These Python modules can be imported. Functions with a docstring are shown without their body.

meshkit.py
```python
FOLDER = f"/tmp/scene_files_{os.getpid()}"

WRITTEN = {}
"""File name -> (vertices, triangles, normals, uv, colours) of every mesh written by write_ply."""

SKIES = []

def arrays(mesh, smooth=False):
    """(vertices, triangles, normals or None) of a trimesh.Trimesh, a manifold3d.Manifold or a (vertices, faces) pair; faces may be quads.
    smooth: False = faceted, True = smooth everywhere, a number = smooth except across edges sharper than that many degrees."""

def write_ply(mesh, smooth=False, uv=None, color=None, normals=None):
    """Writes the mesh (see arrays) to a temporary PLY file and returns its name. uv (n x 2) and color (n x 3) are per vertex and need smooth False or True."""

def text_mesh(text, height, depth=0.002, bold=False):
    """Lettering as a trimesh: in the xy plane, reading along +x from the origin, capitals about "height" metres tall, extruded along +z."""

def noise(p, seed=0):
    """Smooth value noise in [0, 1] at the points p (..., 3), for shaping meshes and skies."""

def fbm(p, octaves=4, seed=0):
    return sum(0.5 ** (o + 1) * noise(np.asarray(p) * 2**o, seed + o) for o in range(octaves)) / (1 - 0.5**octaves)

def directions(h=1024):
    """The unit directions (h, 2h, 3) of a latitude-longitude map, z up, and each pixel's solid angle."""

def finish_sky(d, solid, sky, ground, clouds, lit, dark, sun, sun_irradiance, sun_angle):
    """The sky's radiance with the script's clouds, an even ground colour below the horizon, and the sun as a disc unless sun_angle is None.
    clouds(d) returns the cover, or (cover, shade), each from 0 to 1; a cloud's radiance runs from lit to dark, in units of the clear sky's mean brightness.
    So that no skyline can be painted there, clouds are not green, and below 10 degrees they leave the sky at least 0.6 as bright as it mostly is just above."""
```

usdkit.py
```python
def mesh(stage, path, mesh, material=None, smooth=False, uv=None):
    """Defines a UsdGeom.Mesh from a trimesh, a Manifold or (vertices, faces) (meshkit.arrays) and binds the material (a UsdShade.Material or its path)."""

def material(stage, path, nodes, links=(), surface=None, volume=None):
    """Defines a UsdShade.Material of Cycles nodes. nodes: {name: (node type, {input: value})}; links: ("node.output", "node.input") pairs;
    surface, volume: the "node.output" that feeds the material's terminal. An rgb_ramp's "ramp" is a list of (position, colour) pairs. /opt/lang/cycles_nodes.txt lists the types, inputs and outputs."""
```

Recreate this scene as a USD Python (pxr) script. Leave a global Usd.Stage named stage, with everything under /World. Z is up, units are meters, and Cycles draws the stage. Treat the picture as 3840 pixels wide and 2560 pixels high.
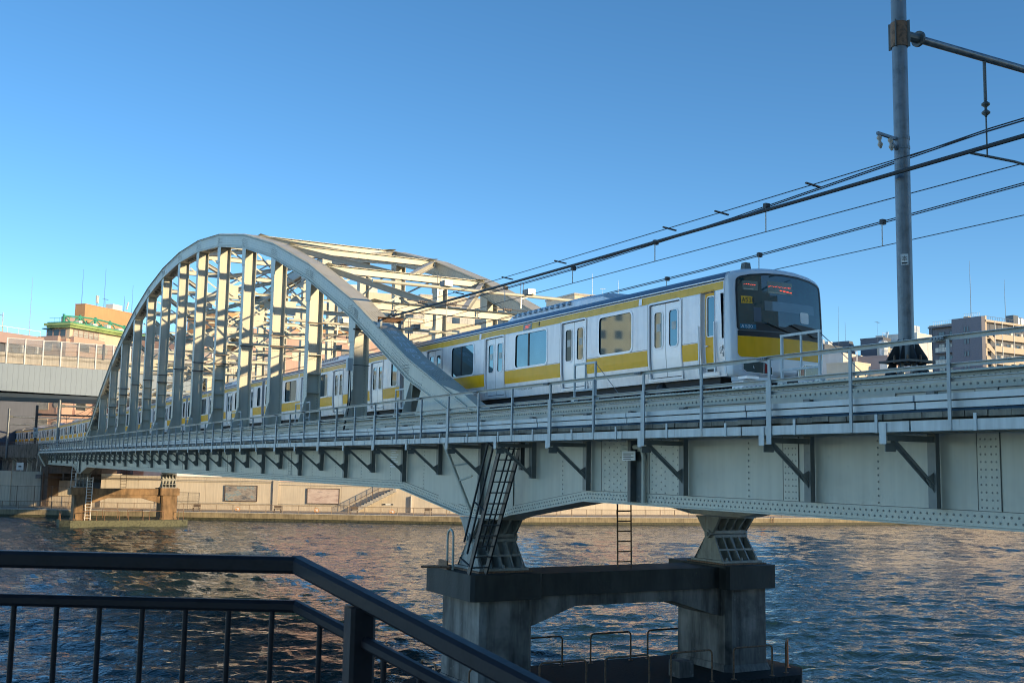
import math, random, numpy as np, trimesh, usdkit, meshkit
from shapely.geometry import Polygon, box as sbox, LineString
from shapely import affinity
from shapely.ops import unary_union
from pxr import Usd, UsdGeom, UsdLux, UsdShade, Gf, Sdf

random.seed(7); RNG = np.random.default_rng(7)
stage = Usd.Stage.CreateInMemory()
UsdGeom.SetStageUpAxis(stage, UsdGeom.Tokens.z); UsdGeom.SetStageMetersPerUnit(stage, 1.0)
world = UsdGeom.Xform.Define(stage, '/World'); stage.SetDefaultPrim(world.GetPrim())
UsdGeom.Scope.Define(stage, '/World/Looks')

# ------------------------------------------------------------------ camera, sky, sun, exposure
YAW, PITCH, ROLL = 0.4901, 0.1138, 0.0176
CAM = np.array([29.491, -14.836, 7.1])
_f = np.array([-math.cos(YAW)*math.cos(PITCH), math.sin(YAW)*math.cos(PITCH), math.sin(PITCH)])
_r = np.array([math.sin(YAW), math.cos(YAW), 0.0]); _u = np.cross(_r, _f)
CR = _r*math.cos(ROLL) + _u*math.sin(ROLL); CU = -_r*math.sin(ROLL) + _u*math.cos(ROLL); CF = _f
cam = UsdGeom.Camera.Define(stage, '/World/camera')
m = Gf.Matrix4d(*CR, 0, *CU, 0, *(-CF), 0, *CAM, 1)
cam.AddTransformOp().Set(m)
cam.CreateHorizontalApertureAttr(36.0); cam.CreateVerticalApertureAttr(36.0*682/1024); cam.CreateFocalLengthAttr(4089.9/3840*36)
cam.CreateClippingRangeAttr(Gf.Vec2f(0.1, 5000)); cam.CreateFStopAttr(9.0); cam.CreateFocusDistanceAttr(24.0)
EXPOSURE = 0.92
cam.CreateExposureAttr(EXPOSURE)

SUN_EL, SUN_AZ = math.radians(11.0), math.radians(27.0)        # azimuth from +x towards +y
sun_to = np.array([math.cos(SUN_AZ)*math.cos(SUN_EL), math.sin(SUN_AZ)*math.cos(SUN_EL), math.sin(SUN_EL)])
dome = UsdLux.DomeLight.Define(stage, '/World/sky')
sky = usdkit.material(stage, '/World/Looks/sky_look', {
    'sky': ('sky_texture', {'sky_type': 'single_scattering', 'sun_disc': False, 'sun_elevation': SUN_EL,
                            'sun_rotation': math.atan2(sun_to[0], sun_to[1]), 'air_density': 0.95, 'aerosol_density': 0.22, 'ozone_density': 1.8, 'altitude': 3000.0}),
    'hs': ('hsv', {'saturation': 1.2, 'value': 1.0, 'hue': 0.497}), 'bg': ('background_shader', {'strength': 0.126})}, [('sky.color', 'hs.color'), ('hs.color', 'bg.color')], surface='bg.background')
UsdShade.MaterialBindingAPI.Apply(dome.GetPrim()).Bind(sky)
dome.GetPrim().SetCustomDataByKey('kind', 'structure')
sun = UsdLux.DistantLight.Define(stage, '/World/sun')
sun.CreateIntensityAttr(0.80); sun.CreateAngleAttr(0.5); sun.CreateColorAttr(Gf.Vec3f(1.0, 0.74, 0.41)); sun.CreateNormalizeAttr(True)
zz = sun_to; xx = np.cross([0, 0, 1], zz); xx /= np.linalg.norm(xx); yy = np.cross(zz, xx)
sun.AddTransformOp().Set(Gf.Matrix4d(*xx, 0, *yy, 0, *zz, 0, 0, 0, 60, 1))

# ------------------------------------------------------------------ helpers
_names = {}
def numbered(parent, name):
    k = (parent, name); n = _names.get(k, -1) + 1; _names[k] = n
    return name if n == 0 else f'{name}_{n:03d}'
def ppath(parent):
    return '/World' if parent is None else str(parent.GetPath())
def tag(p, label=None, cat=None, group=None, kind=None):
    for k, v in (('label', label), ('category', cat), ('group', group), ('kind', kind)):
        if v: p.SetCustomDataByKey(k, v)
    return p
def thing(name, label, cat, loc=(0, 0, 0), rz=0.0, group=None, kind=None):
    x = UsdGeom.Xform.Define(stage, '/World/' + numbered('/World', name))
    x.AddTranslateOp().Set(Gf.Vec3d(*map(float, loc))); x.AddRotateZOp().Set(float(rz))
    p = x.GetPrim(); _off[str(p.GetPath())] = (np.array(loc, float), rz)
    return tag(p, label, cat, group, kind)
def copy_thing(src, name, label, cat, loc, rz=0.0, group=None):
    x = UsdGeom.Xform.Define(stage, '/World/' + numbered('/World', name)); p = x.GetPrim()
    p.GetReferences().AddInternalReference(src.GetPath()); p.SetInstanceable(True)
    x.ClearXformOpOrder(); 
    x.AddTranslateOp().Set(Gf.Vec3d(*map(float, loc))); x.AddRotateZOp().Set(float(rz))
    return tag(p, label, cat, group)
_off = {}
def nrm(a): a = np.asarray(a, float); return a/np.linalg.norm(a)

class MB:
    """collects pieces of one mesh, in world space unless M is given"""
    def __init__(s, M=None, local=False): s.v, s.f, s.n, s.M, s.local = [], [], 0, M, local
    def add(s, v, f):
        v = np.asarray(v, float).reshape(-1, 3); f = np.asarray(f, int)
        if f.shape[1] == 4: f = np.vstack([f[:, [0, 1, 2]], f[:, [0, 2, 3]]])
        s.v.append(v); s.f.append(f + s.n); s.n += len(v); return s
    _BF = np.array([[0, 3, 2, 1], [4, 5, 6, 7], [0, 1, 5, 4], [1, 2, 6, 5], [2, 3, 7, 6], [3, 0, 4, 7]])
    def box(s, x0, x1, y0, y1, z0, z1):
        return s.add([(x0, y0, z0), (x1, y0, z0), (x1, y1, z0), (x0, y1, z0), (x0, y0, z1), (x1, y0, z1), (x1, y1, z1), (x0, y1, z1)], s._BF)
    def hexa(s, b, t):
        return s.add(list(b) + list(t), s._BF)
    def frame(s, p0, p1, up):
        p0, p1 = np.asarray(p0, float), np.asarray(p1, float); d = nrm(p1 - p0)
        up = np.asarray(up, float)
        if abs(d @ nrm(up)) > .995: up = np.array([1.0, 0, 0]) if abs(d[0]) < .9 else np.array([0, 1.0, 0])
        a = nrm(np.cross(d, up)); b = np.cross(a, d); return p0, p1, a, b
    def beam(s, p0, p1, w, h, up=(0, 0, 1), ox=0, oy=0):
        p0, p1, a, b = s.frame(p0, p1, up); q = []
        for p in (p0, p1):
            for x, y in ((-w/2, -h/2), (w/2, -h/2), (w/2, h/2), (-w/2, h/2)): q.append(p + a*(x + ox) + b*(y + oy))
        return s.hexa(q[:4], q[4:])
    def hbeam(s, p0, p1, w, h, tf=.02, tw=.015, up=(0, 0, 1)):
        s.beam(p0, p1, w, tf, up, oy=h/2 - tf/2); s.beam(p0, p1, w, tf, up, oy=-h/2 + tf/2); return s.beam(p0, p1, tw, h - 2*tf, up)
    def angle(s, p0, p1, w, h, t=.014, up=(0, 0, 1)):
        s.beam(p0, p1, w, t, up, oy=h/2 - t/2); return s.beam(p0, p1, t, h - t, up, ox=-w/2 + t/2, oy=-t/2)
    def tube(s, pts, r, n=8, r1=None, caps=True):
        pts = np.asarray(pts, float); m = len(pts); rs = np.full(m, r) if r1 is None else np.linspace(r, r1, m)
        t = np.gradient(pts, axis=0); t /= np.linalg.norm(t, axis=1)[:, None]
        ref = np.array([0, 0, 1.0]) if abs(t[0][2]) < .9 else np.array([1.0, 0, 0]); v = []
        a = nrm(np.cross(t[0], ref))
        for i in range(m):
            a = nrm(a - t[i]*(a @ t[i])); b = np.cross(t[i], a)
            for k in range(n):
                th = 2*math.pi*k/n; v.append(pts[i] + rs[i]*(a*math.cos(th) + b*math.sin(th)))
        f = [(i*n + k, i*n + (k+1) % n, (i+1)*n + (k+1) % n, (i+1)*n + k) for i in range(m-1) for k in range(n)]
        s.add(v, f)
        if caps:
            for i, fl in ((0, -1), (m-1, 1)):
                ring = v[i*n:(i+1)*n]; s.add(ring + [pts[i]], [(k, (k+1) % n, n)[::fl] for k in range(n)])
        return s
    def lathe(s, base, prof, n=12, axis=(0, 0, 1)):
        base = np.asarray(base, float); ax = nrm(axis); ref = np.array([1.0, 0, 0]) if abs(ax[0]) < .9 else np.array([0, 1.0, 0])
        a = nrm(np.cross(ax, ref)); b = np.cross(ax, a); v = []
        for r, h in prof:
            for k in range(n): v.append(base + ax*h + r*(a*math.cos(2*math.pi*k/n) + b*math.sin(2*math.pi*k/n)))
        m = len(prof)
        return s.add(v, [(i*n + k, i*n + (k+1) % n, (i+1)*n + (k+1) % n, (i+1)*n + k) for i in range(m-1) for k in range(n)])
    def poly(s, pts, vec):
        """a flat outline of 3D points extruded along vec"""
        pts = np.asarray(pts, float); vec = np.asarray(vec, float); n = len(pts)
        a = nrm(pts[1] - pts[0]); nn = nrm(vec); b = np.cross(nn, a); a = np.cross(b, nn)
        P = Polygon([((p - pts[0]) @ a, (p - pts[0]) @ b) for p in pts])
        if not P.exterior.is_ccw: pts = pts[::-1]; P = Polygon([((p - pts[0]) @ a, (p - pts[0]) @ b) for p in pts])
        vv, ff = trimesh.creation.triangulate_polygon(P, engine='earcut')
        w = np.array([pts[0] + a*x + b*y for x, y in vv]); ff = np.asarray(ff)
        c = w.mean(0)
        s.add(w, ff[:, ::-1]); s.add(w + vec, ff)
        return s.add(np.vstack([pts, pts + vec]), [(i, (i+1) % n, n + (i+1) % n, n + i) for i in range(n)])
    def shape(s, P, org, a, b, vec):
        """a shapely polygon (holes allowed) placed with axes a, b at org and extruded by vec"""
        org, a, b, vec = (np.asarray(q, float) for q in (org, a, b, vec))
        for g in getattr(P, 'geoms', [P]):
            vv, ff = trimesh.creation.triangulate_polygon(g, engine='earcut'); ff = np.asarray(ff)
            w = org + np.outer(vv[:, 0], a) + np.outer(vv[:, 1], b); s.add(w, ff[:, ::-1]); s.add(w + vec, ff)
            for ring in [g.exterior] + list(g.interiors):
                c = np.array(ring.coords)[:-1]; w = org + np.outer(c[:, 0], a) + np.outer(c[:, 1], b); n = len(w)
                s.add(np.vstack([w, w + vec]), [(i, (i+1) % n, n + (i+1) % n, n + i) for i in range(n)])
        return s
    def domes(s, c, nv, r, n=6):
        c = np.asarray(c, float).reshape(-1, 3)
        if not len(c): return s
        nv = np.broadcast_to(np.asarray(nv, float), c.shape); r = np.broadcast_to(np.asarray(r, float), (len(c),))
        ref = np.where(np.abs(nv[:, 2:3]) < .9, [[0, 0, 1.0]], [[1.0, 0, 0]])
        a = np.cross(nv, ref); a /= np.linalg.norm(a, axis=1)[:, None]; b = np.cross(nv, a)
        th = 2*np.pi*np.arange(n)/n; rings = []
        for rr, hh in ((1.0, 0.0), (.72, .5)):
            rings.append(c[:, None] + r[:, None, None]*(rr*(a[:, None]*np.cos(th)[:, None] + b[:, None]*np.sin(th)[:, None]) + hh*nv[:, None]))
        top = (c + nv*(r*.68)[:, None])[:, None]
        v = np.concatenate(rings + [top], 1); k = 2*n + 1
        f = [(i, (i+1) % n, n + (i+1) % n) for i in range(n)] + [(i, n + (i+1) % n, n + i) for i in range(n)] + [(n + i, n + (i+1) % n, 2*n) for i in range(n)]
        f = (np.arange(len(c))*k)[:, None, None] + np.array(f)[None]
        return s.add(v.reshape(-1, 3), f.reshape(-1, 3))
    def tm(s, mesh, M=None):
        v = np.array(mesh.vertices)
        if M is not None: v = v @ np.asarray(M)[:3, :3].T + np.asarray(M)[:3, 3]
        return s.add(v, np.array(mesh.faces))
    def build(s, name, mat, parent=None, smooth=False, label=None, cat=None, group=None, kind=None):
        path = ppath(parent) + '/' + numbered(ppath(parent), name)
        v, f = np.vstack(s.v), np.vstack(s.f)
        if s.M is not None: v = v @ s.M[:3, :3].T + s.M[:3, 3]
        if parent is not None:
            root = '/'.join(str(parent.GetPath()).split('/')[:3]); off, rz = _off.get(root, (np.zeros(3), 0))
            if not s.local: v = v - off
        g = usdkit.mesh(stage, path, (v, f), mat, smooth=smooth)
        return tag(g.GetPrim(), label, cat, group, kind)

# ------------------------------------------------------------------ materials
def col(r, g, b): return (r, g, b)
def mat(name, base, rough=.5, metal=0., var=.12, scale=1.5, streak=0., bump=0., bscale=30., tint=None, spec=.5, spots=0., spotcol=(.02, .02, .02), aniso=0., detail=4., rust=0., sscale=(4.0, 4.0, .22)):
    base = np.array(base, float); t = np.array(tint if tint is not None else base*(1 - 2*var))
    n = {'geo': ('geometry', {}), 'no': ('noise_texture', {'scale': scale, 'detail': detail, 'roughness': .6}),
         'rp': ('rgb_ramp', {'ramp': [(.28, tuple(t)), (.5, tuple(base)), (.75, tuple(np.minimum(base*(1 + var), 1)))]}),
         'p': ('principled_bsdf', {'roughness': rough, 'metallic': metal, 'specular_ior_level': spec})}
    l = [('geo.position', 'no.vector'), ('no.fac', 'rp.fac')]; out = 'rp.color'
    if streak:
        n['mp'] = ('mapping', {'scale': sscale}); n['sn'] = ('noise_texture', {'scale': 1.4, 'detail': 5., 'roughness': .65})
        n['sr'] = ('rgb_ramp', {'ramp': [(.35, (1 - streak,)*3), (.62, (1, 1, 1))]}); n['sm'] = ('mix_color', {'blend_type': 'multiply', 'fac': 1.0})
        l += [('geo.position', 'mp.vector'), ('mp.vector', 'sn.vector'), ('sn.fac', 'sr.fac'), (out, 'sm.a'), ('sr.color', 'sm.b')]; out = 'sm.result'
    if spots:
        n['vn'] = ('noise_texture', {'scale': scale*6, 'detail': 6., 'roughness': .7}); n['vr'] = ('rgb_ramp', {'ramp': [(.60, (0, 0, 0)), (.72, (spots,)*3)]})
        n['vm'] = ('mix_color', {'blend_type': 'mix', 'b': tuple(spotcol)})
        l += [('geo.position', 'vn.vector'), ('vn.fac', 'vr.fac'), ('vr.color', 'vm.fac'), (out, 'vm.a')]; out = 'vm.result'
    if rust:
        n['mp2'] = ('mapping', {'scale': (5.0, 5.0, .35)}); n['rn'] = ('noise_texture', {'scale': 1.1, 'detail': 4., 'roughness': .6})
        n['rr'] = ('rgb_ramp', {'ramp': [(.63, (0, 0, 0)), (.74, (rust,)*3)]}); n['rm'] = ('mix_color', {'blend_type': 'mix', 'b': (.20, .10, .045)})
        l += [('geo.position', 'mp2.vector'), ('mp2.vector', 'rn.vector'), ('rn.fac', 'rr.fac'), ('rr.color', 'rm.fac'), (out, 'rm.a')]; out = 'rm.result'
    l.append((out, 'p.base_color'))
    n['rv'] = ('map_range', {'from_min': .3, 'from_max': .7, 'to_min': max(.02, rough*.85), 'to_max': min(1, rough*1.15)}); l += [('no.fac', 'rv.value'), ('rv.result', 'p.roughness')]
    if bump:
        n['bn'] = ('noise_texture', {'scale': bscale, 'detail': 3.}); n['bu'] = ('bump', {'strength': bump, 'distance': .02})
        l += [('geo.position', 'bn.vector'), ('bn.fac', 'bu.height'), ('bu.normal', 'p.normal')]
    return usdkit.material(stage, '/World/Looks/' + name, n, l, surface='p.BSDF')

M = {}
M['paint'] = mat('bridge_paint', (.56, .545, .465), .42, var=.07, scale=.8, streak=.10, bump=.06, bscale=2.5, spots=.25, spotcol=(.30, .29, .25))
M['rivet'] = mat('rivet_grime_shade', (.27, .27, .245), .5, var=.2, scale=12.)  # darkened for grime plus the contact shade around side-face rivets
M['bracket'] = mat('bracket_dark', (.205, .215, .205), .45, var=.12, scale=3., streak=.15)  # darker tone than the rest of the bridge steel
M['bearing'] = mat('bearing_cast_steel', (.36, .365, .34), .5, var=.15, scale=3., streak=.25, rust=.5)
M['seam'] = mat('edge_dirt_shade', (.12, .12, .11), .6)  # dark tone for dirt and shadow at plate edges
M['rail_paint'] = mat('railing_paint', (.46, .50, .51), .45, var=.08, scale=3., streak=.15)
M['fascia'] = mat('fascia_paint', (.60, .63, .63), .45, var=.06, scale=2., streak=.22, rust=.7)
M['trough'] = mat('trough_white', (.66, .68, .68), .5, var=.05, scale=2., streak=.12)
M['dark_paint'] = mat('dark_paint', (.10, .11, .11), .45, var=.15, scale=4.)
M['slab'] = mat('slab_concrete', (.23, .205, .165), .8, var=.25, scale=5., streak=.4, bump=.3, bscale=40.)
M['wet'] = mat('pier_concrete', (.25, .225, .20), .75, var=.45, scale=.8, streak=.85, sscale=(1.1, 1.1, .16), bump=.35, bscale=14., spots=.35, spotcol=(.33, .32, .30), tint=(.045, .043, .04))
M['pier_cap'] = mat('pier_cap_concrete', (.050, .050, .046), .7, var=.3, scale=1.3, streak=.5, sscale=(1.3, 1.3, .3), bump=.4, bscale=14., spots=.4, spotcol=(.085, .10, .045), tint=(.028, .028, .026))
M['pier_far'] = mat('pier_far_sun_tint', (.32, .20, .105), .8, var=.3, scale=.6, streak=.65, sscale=(.7, .7, .2), bump=.3, bscale=8., spots=.5, spotcol=(.10, .11, .035))  # orange of the low sun mixed into the concrete colour
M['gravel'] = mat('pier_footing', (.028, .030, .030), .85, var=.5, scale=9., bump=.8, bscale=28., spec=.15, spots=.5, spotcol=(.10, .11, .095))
M['moss'] = mat('mossy_footing', (.11, .115, .07), .7, var=.4, scale=5., bump=.8, bscale=20., spots=.5, spotcol=(.20, .20, .12))
M['rusty'] = mat('rusty_steel', (.23, .125, .07), .7, var=.35, scale=14., bump=.2, bscale=60.)
M['galv'] = mat('galvanised_steel', (.20, .225, .25), .40, metal=.5, var=.16, scale=5., streak=.25)
M['black'] = mat('black_steel', (.030, .033, .037), .4, var=.2, scale=9., spots=.4, spotcol=(.08, .075, .07))
M['railing_fg'] = mat('bronze_railing', (.016, .014, .017), .42, var=.22, scale=14., spec=.25, spots=.35, spotcol=(.045, .042, .042), bump=.05, bscale=80.)
M['cable'] = mat('cable_black', (.025, .028, .033), .45)
M['porcelain'] = mat('porcelain', (.42, .36, .30), .25)
M['stainless'] = mat('stainless', (.84, .80, .81), .36, metal=.34, var=.05, scale=1.2, streak=.12, sscale=(3., 3., .3))
M['door'] = mat('door_stainless', (.86, .83, .84), .38, metal=.38, var=.03, scale=1.5)
M['roof'] = mat('train_roof', (.11, .14, .19), .30, metal=.6, var=.12, scale=1.5)
M['roof_far'] = M['roof']
M['mask'] = mat('front_mask', (.82, .81, .84), .22, var=.02, scale=1.)
M['yellow'] = mat('yellow_band', (1.0, .47, .004), .34, var=.04, scale=2., streak=.05, spec=.3)
M['yellow_pale'] = mat('yellow_upper_band', (.95, .51, .05), .34, var=.08, scale=2., streak=.08, spec=.3)
M['under'] = mat('underfloor', (.035, .030, .030), .7, var=.3, scale=5.)
M['gasket'] = mat('black_gasket', (.015, .015, .017), .5)
M['glass'] = mat('train_glass', (.15, .215, .235), .03, metal=.8, var=.1, scale=.8, spec=.9)
M['screen'] = mat('windscreen', (.006, .045, .058), .03, var=.25, scale=1.5, spec=.9)
M['white'] = mat('white_paint', (.78, .78, .76), .5, var=.03)
M['red'] = mat('red_lens', (.35, .01, .015), .15)
M['letter'] = mat('lettering_paint', (.80, .83, .86), .5, var=.05, scale=4.)
M['black_letter'] = mat('black_lettering', (.03, .03, .03), .5)
M['plate'] = mat('sign_plate', (.70, .71, .70), .5, var=.05)
M['led'] = usdkit.material(stage, '/World/Looks/led_red', {'e': ('emission', {'color': (1.0, .10, .06), 'strength': 0.9})}, [], surface='e.emission')
M['ledplate'] = mat('display_panel', (.20, .23, .19), .3)
M['steelpanel'] = mat('grey_panel', (.27, .335, .40), .5, var=.03, scale=.4, streak=.05)
M['conc'] = mat('pale_concrete', (.52, .47, .39), .8, var=.08, scale=.5, streak=.22, bump=.1, bscale=4.)
M['conc2'] = mat('parapet_concrete', (.48, .45, .40), .8, var=.08, scale=1., streak=.25)
M['floodwall'] = mat('flood_wall', (.60, .53, .43), .8, var=.06, scale=.35, streak=.16, bump=.08, bscale=3.)
M['quay'] = mat('quay_wall', (.30, .25, .16), .8, var=.25, scale=.9, streak=.35, bump=.3, bscale=5., spots=.5, spotcol=(.14, .14, .06))
M['quaydark'] = mat('tidal_stones', (.055, .055, .03), .7, var=.5, scale=4., bump=.8, bscale=9.)
M['paving'] = mat('paving', (.42, .36, .29), .8, var=.1, scale=1.)
M['brown'] = mat('brown_steel', (.115, .085, .07), .6, var=.25, scale=3., streak=.35)
M['fencebrown'] = mat('fence_brown', (.20, .15, .11), .55, var=.1, scale=3.)
M['viaduct'] = mat('viaduct_steel', (.34, .28, .24), .7, var=.3, scale=1.2, streak=.4)
M['pink'] = mat('pink_render', (.56, .38, .31), .8, var=.05, scale=.3, streak=.1)
M['pinkdark'] = mat('mauve_render', (.40, .29, .27), .8, var=.05, scale=.3)
M['orange'] = mat('orange_render', (.62, .34, .17), .8, var=.06, scale=.4, streak=.08)
M['green'] = mat('green_steel', (.06, .33, .22), .5, var=.08, scale=1.)
M['copper'] = mat('green_fascia', (.30, .42, .16), .45, var=.25, scale=.5)
M['cream'] = mat('cream_render', (.66, .57, .45), .8, var=.05, scale=.4, streak=.08)
M['greytile'] = mat('grey_tile', (.125, .13, .17), .7, var=.12, scale=3., bump=.2, bscale=6.)
M['sandtile'] = mat('sand_tile', (.50, .41, .32), .75, var=.08, scale=2., bump=.1, bscale=6.)
M['whiteb'] = mat('white_render', (.64, .62, .60), .7, var=.05, scale=.5, streak=.1)
M['bluegrey'] = mat('slate_cladding', (.10, .12, .15), .6, var=.1, scale=.6)
M['greyb'] = mat('shade_grey_render', (.115, .13, .165), .8, var=.08, scale=.5, streak=.1)  # darkened so the house below the expressway looks shaded
M['bglass'] = mat('window_glass', (.05, .065, .075), .05, var=.3, scale=.3, spec=.9)
M['curtain'] = mat('curtained_glass', (.42, .42, .40), .25, var=.2, scale=1.2)
M['tank'] = mat('water_tank', (.55, .56, .57), .35, metal=.4)
M['navy'] = mat('navy_pipe', (.02, .05, .09), .5)
M['blind'] = mat('sun_blind_glass', (.10, .16, .19), .08, spec=.8)
M['tealblue'] = mat('blue_awning', (.02, .16, .26), .5)
M['lime'] = mat('orange_buoy', (.75, .28, .04), .5)
M['track'] = mat('track_ties', (.09, .075, .065), .85, var=.3, scale=5.)
M['ochre'] = mat('plant_green', (.06, .09, .03), .8, var=.4, scale=6.)
_pm = {'geo': ('geometry', {}), 'tr': ('transparent_bsdf', {'color': (.86, .88, .88)}), 'gl': ('glossy_bsdf', {'color': (.9, .9, .9), 'roughness': .06}),
       'df': ('diffuse_bsdf', {'color': (.45, .43, .42)}), 'fr': ('fresnel', {'IOR': 1.5}), 'm1': ('mix_closure', {'fac': .22}), 'm2': ('mix_closure', {})}
M['clear'] = usdkit.material(stage, '/World/Looks/clear_panel', _pm, [('tr.BSDF', 'm1.closure1'), ('df.BSDF', 'm1.closure2'), ('m1.closure', 'm2.closure1'), ('gl.BSDF', 'm2.closure2'), ('fr.fac', 'm2.fac')], surface='m2.closure')
# water
M['water'] = usdkit.material(stage, '/World/Looks/water', {
    'geo': ('geometry', {}), 'mp': ('mapping', {'rotation': (0, 0, .49), 'scale': (1.0, .5, 1.0)}),
    'n1': ('noise_texture', {'scale': 1.9, 'detail': 4., 'roughness': .55, 'distortion': .8}), 'n2': ('noise_texture', {'scale': 6.0, 'detail': 3., 'roughness': .6, 'distortion': .4}),
    'mx': ('math', {'math_type': 'multiply_add', 'value2': .22}), 'bu': ('bump', {'strength': 1.0, 'distance': .19}),
    'p': ('principled_bsdf', {'base_color': (.012, .034, .036), 'roughness': .04, 'ior': 1.333, 'specular_ior_level': .5})},
    [('geo.position', 'mp.vector'), ('mp.vector', 'n1.vector'), ('mp.vector', 'n2.vector'), ('n2.fac', 'mx.value1'), ('n1.fac', 'mx.value3'), ('mx.value', 'bu.height'), ('bu.normal', 'p.normal')], surface='p.BSDF')
# ================================================================== the setting
def water_mesh():
    xs = np.concatenate([np.linspace(-420, -130, 24)[:-1], np.linspace(-130, -30, 150)[:-1], np.linspace(-30, 32, 290)[:-1], np.linspace(32, 120, 20)])
    ys = np.concatenate([np.linspace(-260, -16, 40)[:-1], np.linspace(-16, 40, 230)[:-1], np.linspace(40, 130, 150)[:-1], np.linspace(130, 420, 30)])
    X, Y = np.meshgrid(xs, ys, indexing='ij'); g = np.random.default_rng(3)
    P = np.stack([X, Y, 0*X], -1); n = meshkit.fbm(P*.11, 3, 5); n2 = meshkit.fbm(P*.27, 3, 9); Z = 0*X
    Xw, Yw = X + 2.2*meshkit.noise(P*.21, 21), Y + 2.2*meshkit.noise(P*.21, 31)
    for L in np.geomspace(.8, 8.0, 18):
        a = math.pi - .49 + g.normal(0, .55); k = 2*math.pi/L; s = np.sin(k*(Xw*math.cos(a) + Yw*math.sin(a)) + g.uniform(0, 6.3))
        A = .062/k*min(1.0, (2.2/L)**.6); w = n2 if L < 3 else n
        fade = 1.0 if L > 2.5 else np.clip(1.2 - np.hypot(X - 29, Y + 15)/110, .25, 1)
        Z = Z + A*(1 - np.abs(s)**.8*1.6)*(.25 + 1.5*w)*fade
    i = np.arange(len(xs)*len(ys)).reshape(len(xs), len(ys))
    f = np.stack([i[:-1, :-1], i[1:, :-1], i[1:, 1:], i[:-1, 1:]], -1).reshape(-1, 4)
    m = MB(); m.add(np.stack([X, Y, Z], -1).reshape(-1, 3), f); return m
water_mesh().build('water', M['water'], smooth=True, kind='structure', label='dark blue rippled river water under the bridge')

BANK = [np.array(p) for p in ((-172.0, -110.0), (-117.6, -6.2), (-104.0, 19.9), (-91.4, 43.9), (-84.2, 77.0), (-80.4, 109.0), (-78.0, 180.0), (-80, 420.0))]
def bank_off(d):
    out = []
    for i, p in enumerate(BANK):
        a = BANK[max(i-1, 0)]; b = BANK[min(i+1, len(BANK)-1)]; u = nrm(b - a); n = np.array([u[1], -u[0]]); out.append(p - n*d)
    return out
def along(pl, s0=0.0):
    """arc length parameter from BANK[1] (negative to the left)"""
    L = [0.0]
    for a, b in zip(pl[1:-1], pl[2:]): L.append(L[-1] + np.linalg.norm(b - a))
    def f(s):
        if s < 0: u = nrm(pl[1] - pl[0]); return pl[1] + u*s, u
        for i in range(len(L)-1):
            if s <= L[i+1] or i == len(L)-2:
                u = nrm(pl[i+2] - pl[i+1]); return pl[i+1] + u*(s - L[i]), u
    return f
def band(m, d0, d1, z0, z1):
    A, B = bank_off(d0), bank_off(d1)
    for i in range(len(A)-1):
        m.hexa([(*A[i], z0), (*A[i+1], z0), (*B[i+1], z0), (*B[i], z0)], [(*A[i], z1), (*A[i+1], z1), (*B[i+1], z1), (*B[i], z1)])
    return m
band(MB(), -.25, 4, -1.5, .28).build('tidal_ledge', M['quaydark'], kind='structure')
band(MB(), 0, 6, -1.5, .86).build('quay_wall', M['quay'], kind='structure')
band(MB(), -.06, .35, .864, .96).build('quay_coping', M['conc2'], kind='structure')
band(MB(), .36, 8.2, -1.5, .93).build('promenade', M['paving'], kind='structure')
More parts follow.
